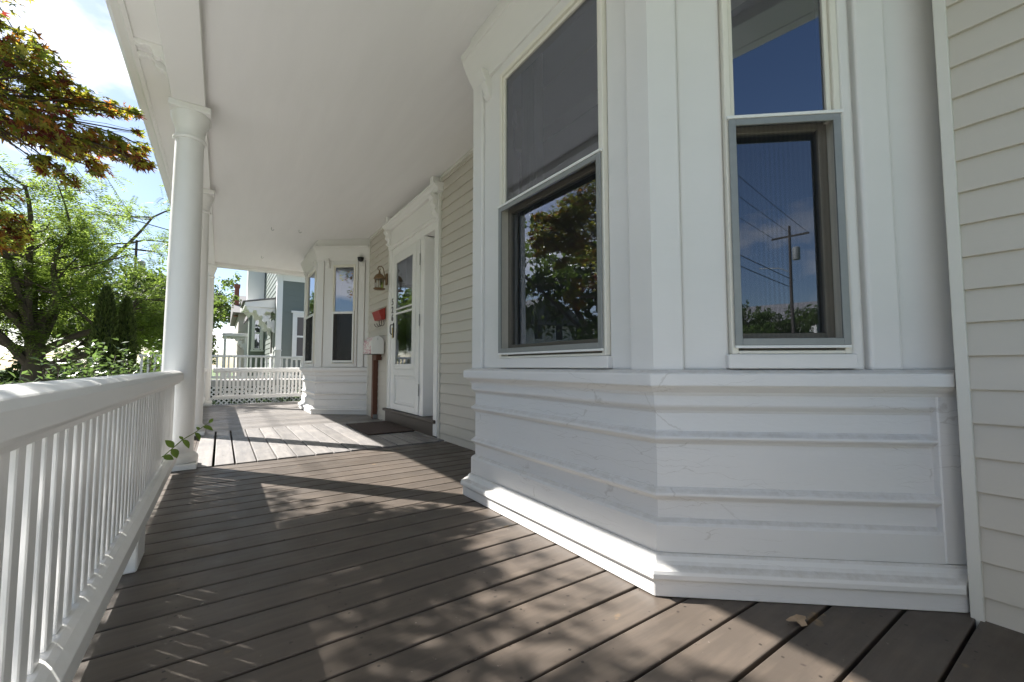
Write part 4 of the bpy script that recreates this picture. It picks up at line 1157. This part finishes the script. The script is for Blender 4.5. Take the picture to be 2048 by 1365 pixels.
rf.build('roof', M['roof'], nh)
B(HX - 0.62, HX - 0.03, 20.0, 20.6, 3.02, 5.4).build('eave_return', M['nwhite'], nh, bev=0.01)
# door hood with sawn scroll brackets on the sunlit side
hood = MB().prism([(HX - 0.026, 0, 2.62), (HX - 0.86, 0, 2.62), (HX - 0.86, 0, 2.76), (HX - 0.026, 0, 2.92)], (0, 15.35, 0), (0, 17.1, 0)).build('door_hood', M['nwhite'], nh, bev=0.01)
MB().prism([(HX - 0.026, 0, 2.925), (HX - 0.92, 0, 2.765), (HX - 0.92, 0, 2.785), (HX - 0.026, 0, 2.965)], (0, 15.30, 0), (0, 17.15, 0)).build('hood_roof', M['roof'], nh)
def gingerbread(x0, z0, sc):
    P = [(0, 0), (-0.78, 0), (-0.78, -.06), (-0.73, -.10), (-0.70, -.17), (-0.62, -.17), (-0.60, -.10), (-0.52, -.09), (-0.50, -.20), (-0.44, -.28), (-0.36, -.24), (-0.34, -.33), (-0.37, -.42), (-0.29, -.47), (-0.23, -.41), (-0.20, -.50), (-0.23, -.60), (-0.15, -.66), (-0.10, -.60), (-0.08, -.74), (0, -.80),
         (0, -.40), (-.05, -.36), (-.10, -.42), (-.16, -.36), (-.12, -.27), (-.19, -.22), (-.27, -.26), (-.30, -.18), (-.24, -.11), (-.14, -.14), (-.08, -.10), (0, -.16)]
    return [(x0 + a * sc, z0 + b * sc) for a, b in P]
for yy in (15.40, 16.95):
    MB().prism([(x, yy, z) for x, z in gingerbread(HX - 0.027, 2.619, 1.0)], (0, 0, 0), (0, 0.07, 0)).build('scroll_bracket', M['nwhite'], hood, bev=0.004)
B(HX - 0.034, HX - 0.025, 15.75, 16.7, 0.2, 2.3).build('door', M['nwhite'], nh)
B(HX - 0.042, HX - 0.0345, 15.9, 16.55, 1.2, 2.15).build('door_glass', M['black'], nh)
# little teal bay further along
bb = MB(); bb.box(0.86, 1.40, 19.55, 20.5, -0.9, 3.0); bayn = bb.build('side_bay', M['teal'], nh, bev=0.01)
MB().prism([(0.60, 0, 2.96), (0.56, 0, 3.10), (1.4, 0, 3.42), (1.4, 0, 2.96)], (0, 19.2, 0), (0, 20.6, 0)).build('bay_roof', M['nwhite'], nh)
sash_window(nh, 'x', 1.02, 1.28, 19.53, 1.45, 2.72, None, 0.07)
# neighbour's porch railing and lattice
np_ = empty('neighbour_porch', (1.2, 13.3, -0.9), 'white porch railing over lattice in front of the teal house', 'porch')
NYR = 13.2
B(-1.6, 1.19, NYR - 0.05, NYR + 0.05, 1.005, 1.062).build('top_rail', M['nwhite'], np_, bev=0.006)
B(1.33, 4.6, NYR - 0.05, NYR + 0.05, 0.985, 1.042).build('top_rail', M['nwhite'], np_, bev=0.006)
B(-1.6, 1.19, NYR - 0.04, NYR + 0.04, 0.46, 0.52).build('bottom_rail', M['nwhite'], np_)
B(1.33, 4.6, NYR - 0.04, NYR + 0.04, 0.46, 0.52).build('bottom_rail', M['nwhite'], np_)
nb_ = B(-0.022, 0.022, -0.02, 0.02, 0, 0.484).build('baluster', M['nwhite'], origin=(0, 0, 0)); bme = nb_.data; bpy.data.objects.remove(nb_)
x = -1.55
while x < 4.5:
    if not 1.15 < x < 1.37: put('baluster', bme, (x, NYR, 0.5205 if x > 1.3 else 0.5205), np_)
    x += 0.122
B(1.19, 1.33, NYR - 0.07, NYR + 0.07, -0.2, 1.19).build('newel_post', M['nwhite'], np_, bev=0.006)
B(1.165, 1.355, NYR - 0.095, NYR + 0.095, 1.1905, 1.225).build('newel_cap', M['nwhite'], np_, bev=0.006)
B(-1.7, 4.7, NYR - 0.1, HY - 0.06, 0.30, 0.40).build('porch_floor', M['concrete'], np_)
B(-1.7, 4.7, NYR - 0.125, NYR - 0.101, 0.262, 0.41).build('skirt_board', M['concrete'], np_)
la = MB()
for i in range(-14, 64):
    x0 = -1.7 + i * 0.11
    for sg in (1, -1):
        za, zb = -0.9, 0.26
        xa, xb = (x0, x0 + 1.16) if sg == 1 else (x0 + 1.16, x0)
        ta = 0.0
        pts = [(xa, za), (xb, zb)]
        clip = []
        for (px_, pz_) in pts: clip.append((px_, pz_))
        # clip the slat to the frame
        (ax, az), (bx2, bz) = clip
        L_, R_ = -1.68, 4.68
        if max(ax, bx2) < L_ or min(ax, bx2) > R_: continue
        def cut(px_, pz_, qx, qz):
            if px_ < L_: t_ = (L_ - px_) / (qx - px_); return (L_, pz_ + (qz - pz_) * t_)
            if px_ > R_: t_ = (R_ - px_) / (qx - px_); return (R_, pz_ + (qz - pz_) * t_)
            return (px_, pz_)
        a2 = cut(ax, az, bx2, bz); b2 = cut(bx2, bz, ax, az)
        yy = NYR - 0.115 - (0.008 if sg == 1 else 0)
        w2 = 0.022
        la.hexa([(a2[0] - w2, yy, a2[1]), (a2[0] + w2, yy, a2[1]), (a2[0] + w2, yy + 0.006, a2[1]), (a2[0] - w2, yy + 0.006, a2[1]), (b2[0] - w2, yy, b2[1]), (b2[0] + w2, yy, b2[1]), (b2[0] + w2, yy + 0.006, b2[1]), (b2[0] - w2, yy + 0.006, b2[1])])
la.build('lattice', M['nwhite'], np_)
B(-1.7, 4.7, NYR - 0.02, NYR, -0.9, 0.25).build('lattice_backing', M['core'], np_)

fh = empty('far_house', (3, 30, -0.9), 'grey-roofed house with brick chimney and small white porch behind the teal house', 'house')
B(0.7, 9, 27.4, 36, -0.9, 3.72).build('wall', M['nwall'], fh)
MB().prism([(0.42, 26.8, 3.65), (0.42, 31.0, 5.15), (0.42, 36.4, 3.65)], (0, 0, 0), (9.0, 0, 0)).build('roof', M['roof'], fh)
ch = B(0.50, 0.72, 28.4, 28.8, 3.6, 5.25).build('chimney', M['brick'], fh)
B(0.46, 0.76, 28.36, 28.84, 5.25, 5.42).build('chimney_cap', M['brick'], ch)
B(0.0, 1.2, 23.0, 25.2, 2.12, 2.28).build('porch_hood', M['nwhite'], fh, bev=0.02)
for px_ in (0.06, 0.86):
    B(px_, px_ + 0.10, 23.05, 23.15, -0.9, 2.12).build('porch_post', M['nwhite'], fh)
MB().prism([(x, 23.1, z) for x, z in gingerbread(0.86, 2.119, 0.75)], (0, 0, 0), (0, 0.06, 0)).build('scroll_bracket', M['nwhite'], fh)
B(1.21, 1.4, 22.5, 26.99, -0.9, 4.1).build('wall', M['nwall'], fh)

def plain_house(x0, x1, y0, y1, h, label, ridge='x'):
    t = empty('house', ((x0 + x1) / 2, (y0 + y1) / 2, -0.9), label, 'house')
    B(x0, x1, y0, y1, -0.9, h).build('wall', M['nwall'], t)
    if ridge == 'x':
        ym = (y0 + y1) / 2
        MB().prism([(x0 - .4, y0 - .5, h - .1), (x0 - .4, ym, h + 2.6), (x0 - .4, y1 + .5, h - .1)], (0, 0, 0), (x1 - x0 + .8, 0, 0)).build('roof', M['roof'], t)
    else:
        xm = (x0 + x1) / 2
        MB().prism([(x0 - .5, y0 - .4, h - .1), (xm, y0 - .4, h + 2.6), (x1 + .5, y0 - .4, h - .1)], (0, 0, 0), (0, y1 - y0 + .8, 0)).build('roof', M['roof'], t)
    n = 4
    for i in range(n):
        for z in (0.4, 3.2):
            if z + 1.4 > h: continue
            xx = x0 + (i + .5) * (x1 - x0) / n
            for yy, sg in ((y0, -1), (y1, 1)):
                wn_ = B(xx - .55, xx + .55, yy - .05, yy + .05, z - .1, z + 1.5).build('window', M['nwhite'], t)
                B(xx - .42, xx + .42, yy - .07, yy + .07, z, z + 1.4).build('pane', M['black'], wn_)
            yy = y0 + (i + .5) * (y1 - y0) / n
            for xx2 in (x0, x1):
                wn_ = B(xx2 - .05, xx2 + .05, yy - .55, yy + .55, z - .1, z + 1.5).build('window', M['nwhite'], t)
                B(xx2 - .07, xx2 + .07, yy - .42, yy + .42, z, z + 1.4).build('pane', M['black'], wn_)
    return t
plain_house(-27, -17, 30, 42, 4.6, 'pale house across the street seen past the locust trunk', 'y')
plain_house(-26, -16.5, 6, 17, 5.0, 'pale house facing the porch from across the street')
plain_house(-17, -8.5, -64, -54, 6.0, 'pale house down the street mirrored low in the grey-screened bay')
tree('street_tree', 'leafy tree by the pale house across the street', (-16, 47, -0.9), 10, 5.5, 41, M['tr'], 1100, 'leaf', 0.3, 'street trees', leaf=0.34)
tree('street_tree', 'low leafy tree down the street mirrored in the grey-screened bay', (-3.2, -44, -0.9), 8.2, 4.2, 43, M['tr'], 800, 'leaf', 0.25, 'street trees', leaf=0.30)

tree('street_tree', 'bushy tree beside the pale house mirrored in the grey-screened bay', (-9.8, -42, -0.9), 8.0, 4.6, 47, M['tr'], 900, 'leaf', 0.25, 'street trees', leaf=0.30)
# ------------------------------------------------------------------ utility poles and wires along the street
def upole(y, label):
    t = empty('utility_pole', (-6.1, y, -0.9), label, 'utility pole', 'utility poles along the street')
    MB().tube([(-6.1, y, -1), (-6.1, y, 11.2)], [0.13, 0.085], 12).build('pole', M['pole'], t, smooth=True)
    B(-7.3, -4.9, y - 0.06, y + 0.06, 10.35, 10.47).build('crossarm', M['pole'], t)
    MB().lathe((-5.72, y, 8.6), [(0.24, 0), (0.25, 0.03), (0.25, 0.85), (0.18, 0.93)], 16).build('transformer', M['alu'], t, smooth=True)
    MB().tube([(-6.1, y, 7.7), (-6.8, y, 8.15), (-8.2, y, 8.35)], 0.035, 8).build('lamp_arm', M['alu'], t)
upole(-34, 'utility pole down the street mirrored in the grey-screened bay window')
upole(46, 'utility pole up the street past the locust tree')
for i, (dx_, z) in enumerate(((-1.1, 10.5), (0, 10.7), (1.1, 10.5), (0.2, 7.1), (0.1, 6.55))):
    pts = []
    for k in range(25):
        t_ = k / 24
        pts.append((-6.1 + dx_, -34 + 80 * t_, z - 0.9 * 4 * t_ * (1 - t_) * (0.6 if z > 8 else 0.5)))
    lab = ['power line strung furthest from the houses', 'power line strung on the pole tops', 'power line strung nearest the houses', 'upper telephone cable slung below the power lines', 'lowest telephone cable slung along the street'][i]
    tag(MB().tube(pts, 0.014 if z > 8 else 0.022, 6).build('overhead_wire', M['wire']), lab, 'wire', 'overhead wires along the street')
dp = [Vector((-6.1, 20, 6.9)).lerp(Vector((1.4, 19.0, 5.2)), k / 12) - Vector((0, 0, 0.9 * (k / 12) * (1 - k / 12))) for k in range(13)]
tag(MB().tube(dp, 0.016, 6).build('overhead_wire', M['wire']), 'service cable sloping across to the teal house', 'wire', 'overhead wires along the street')
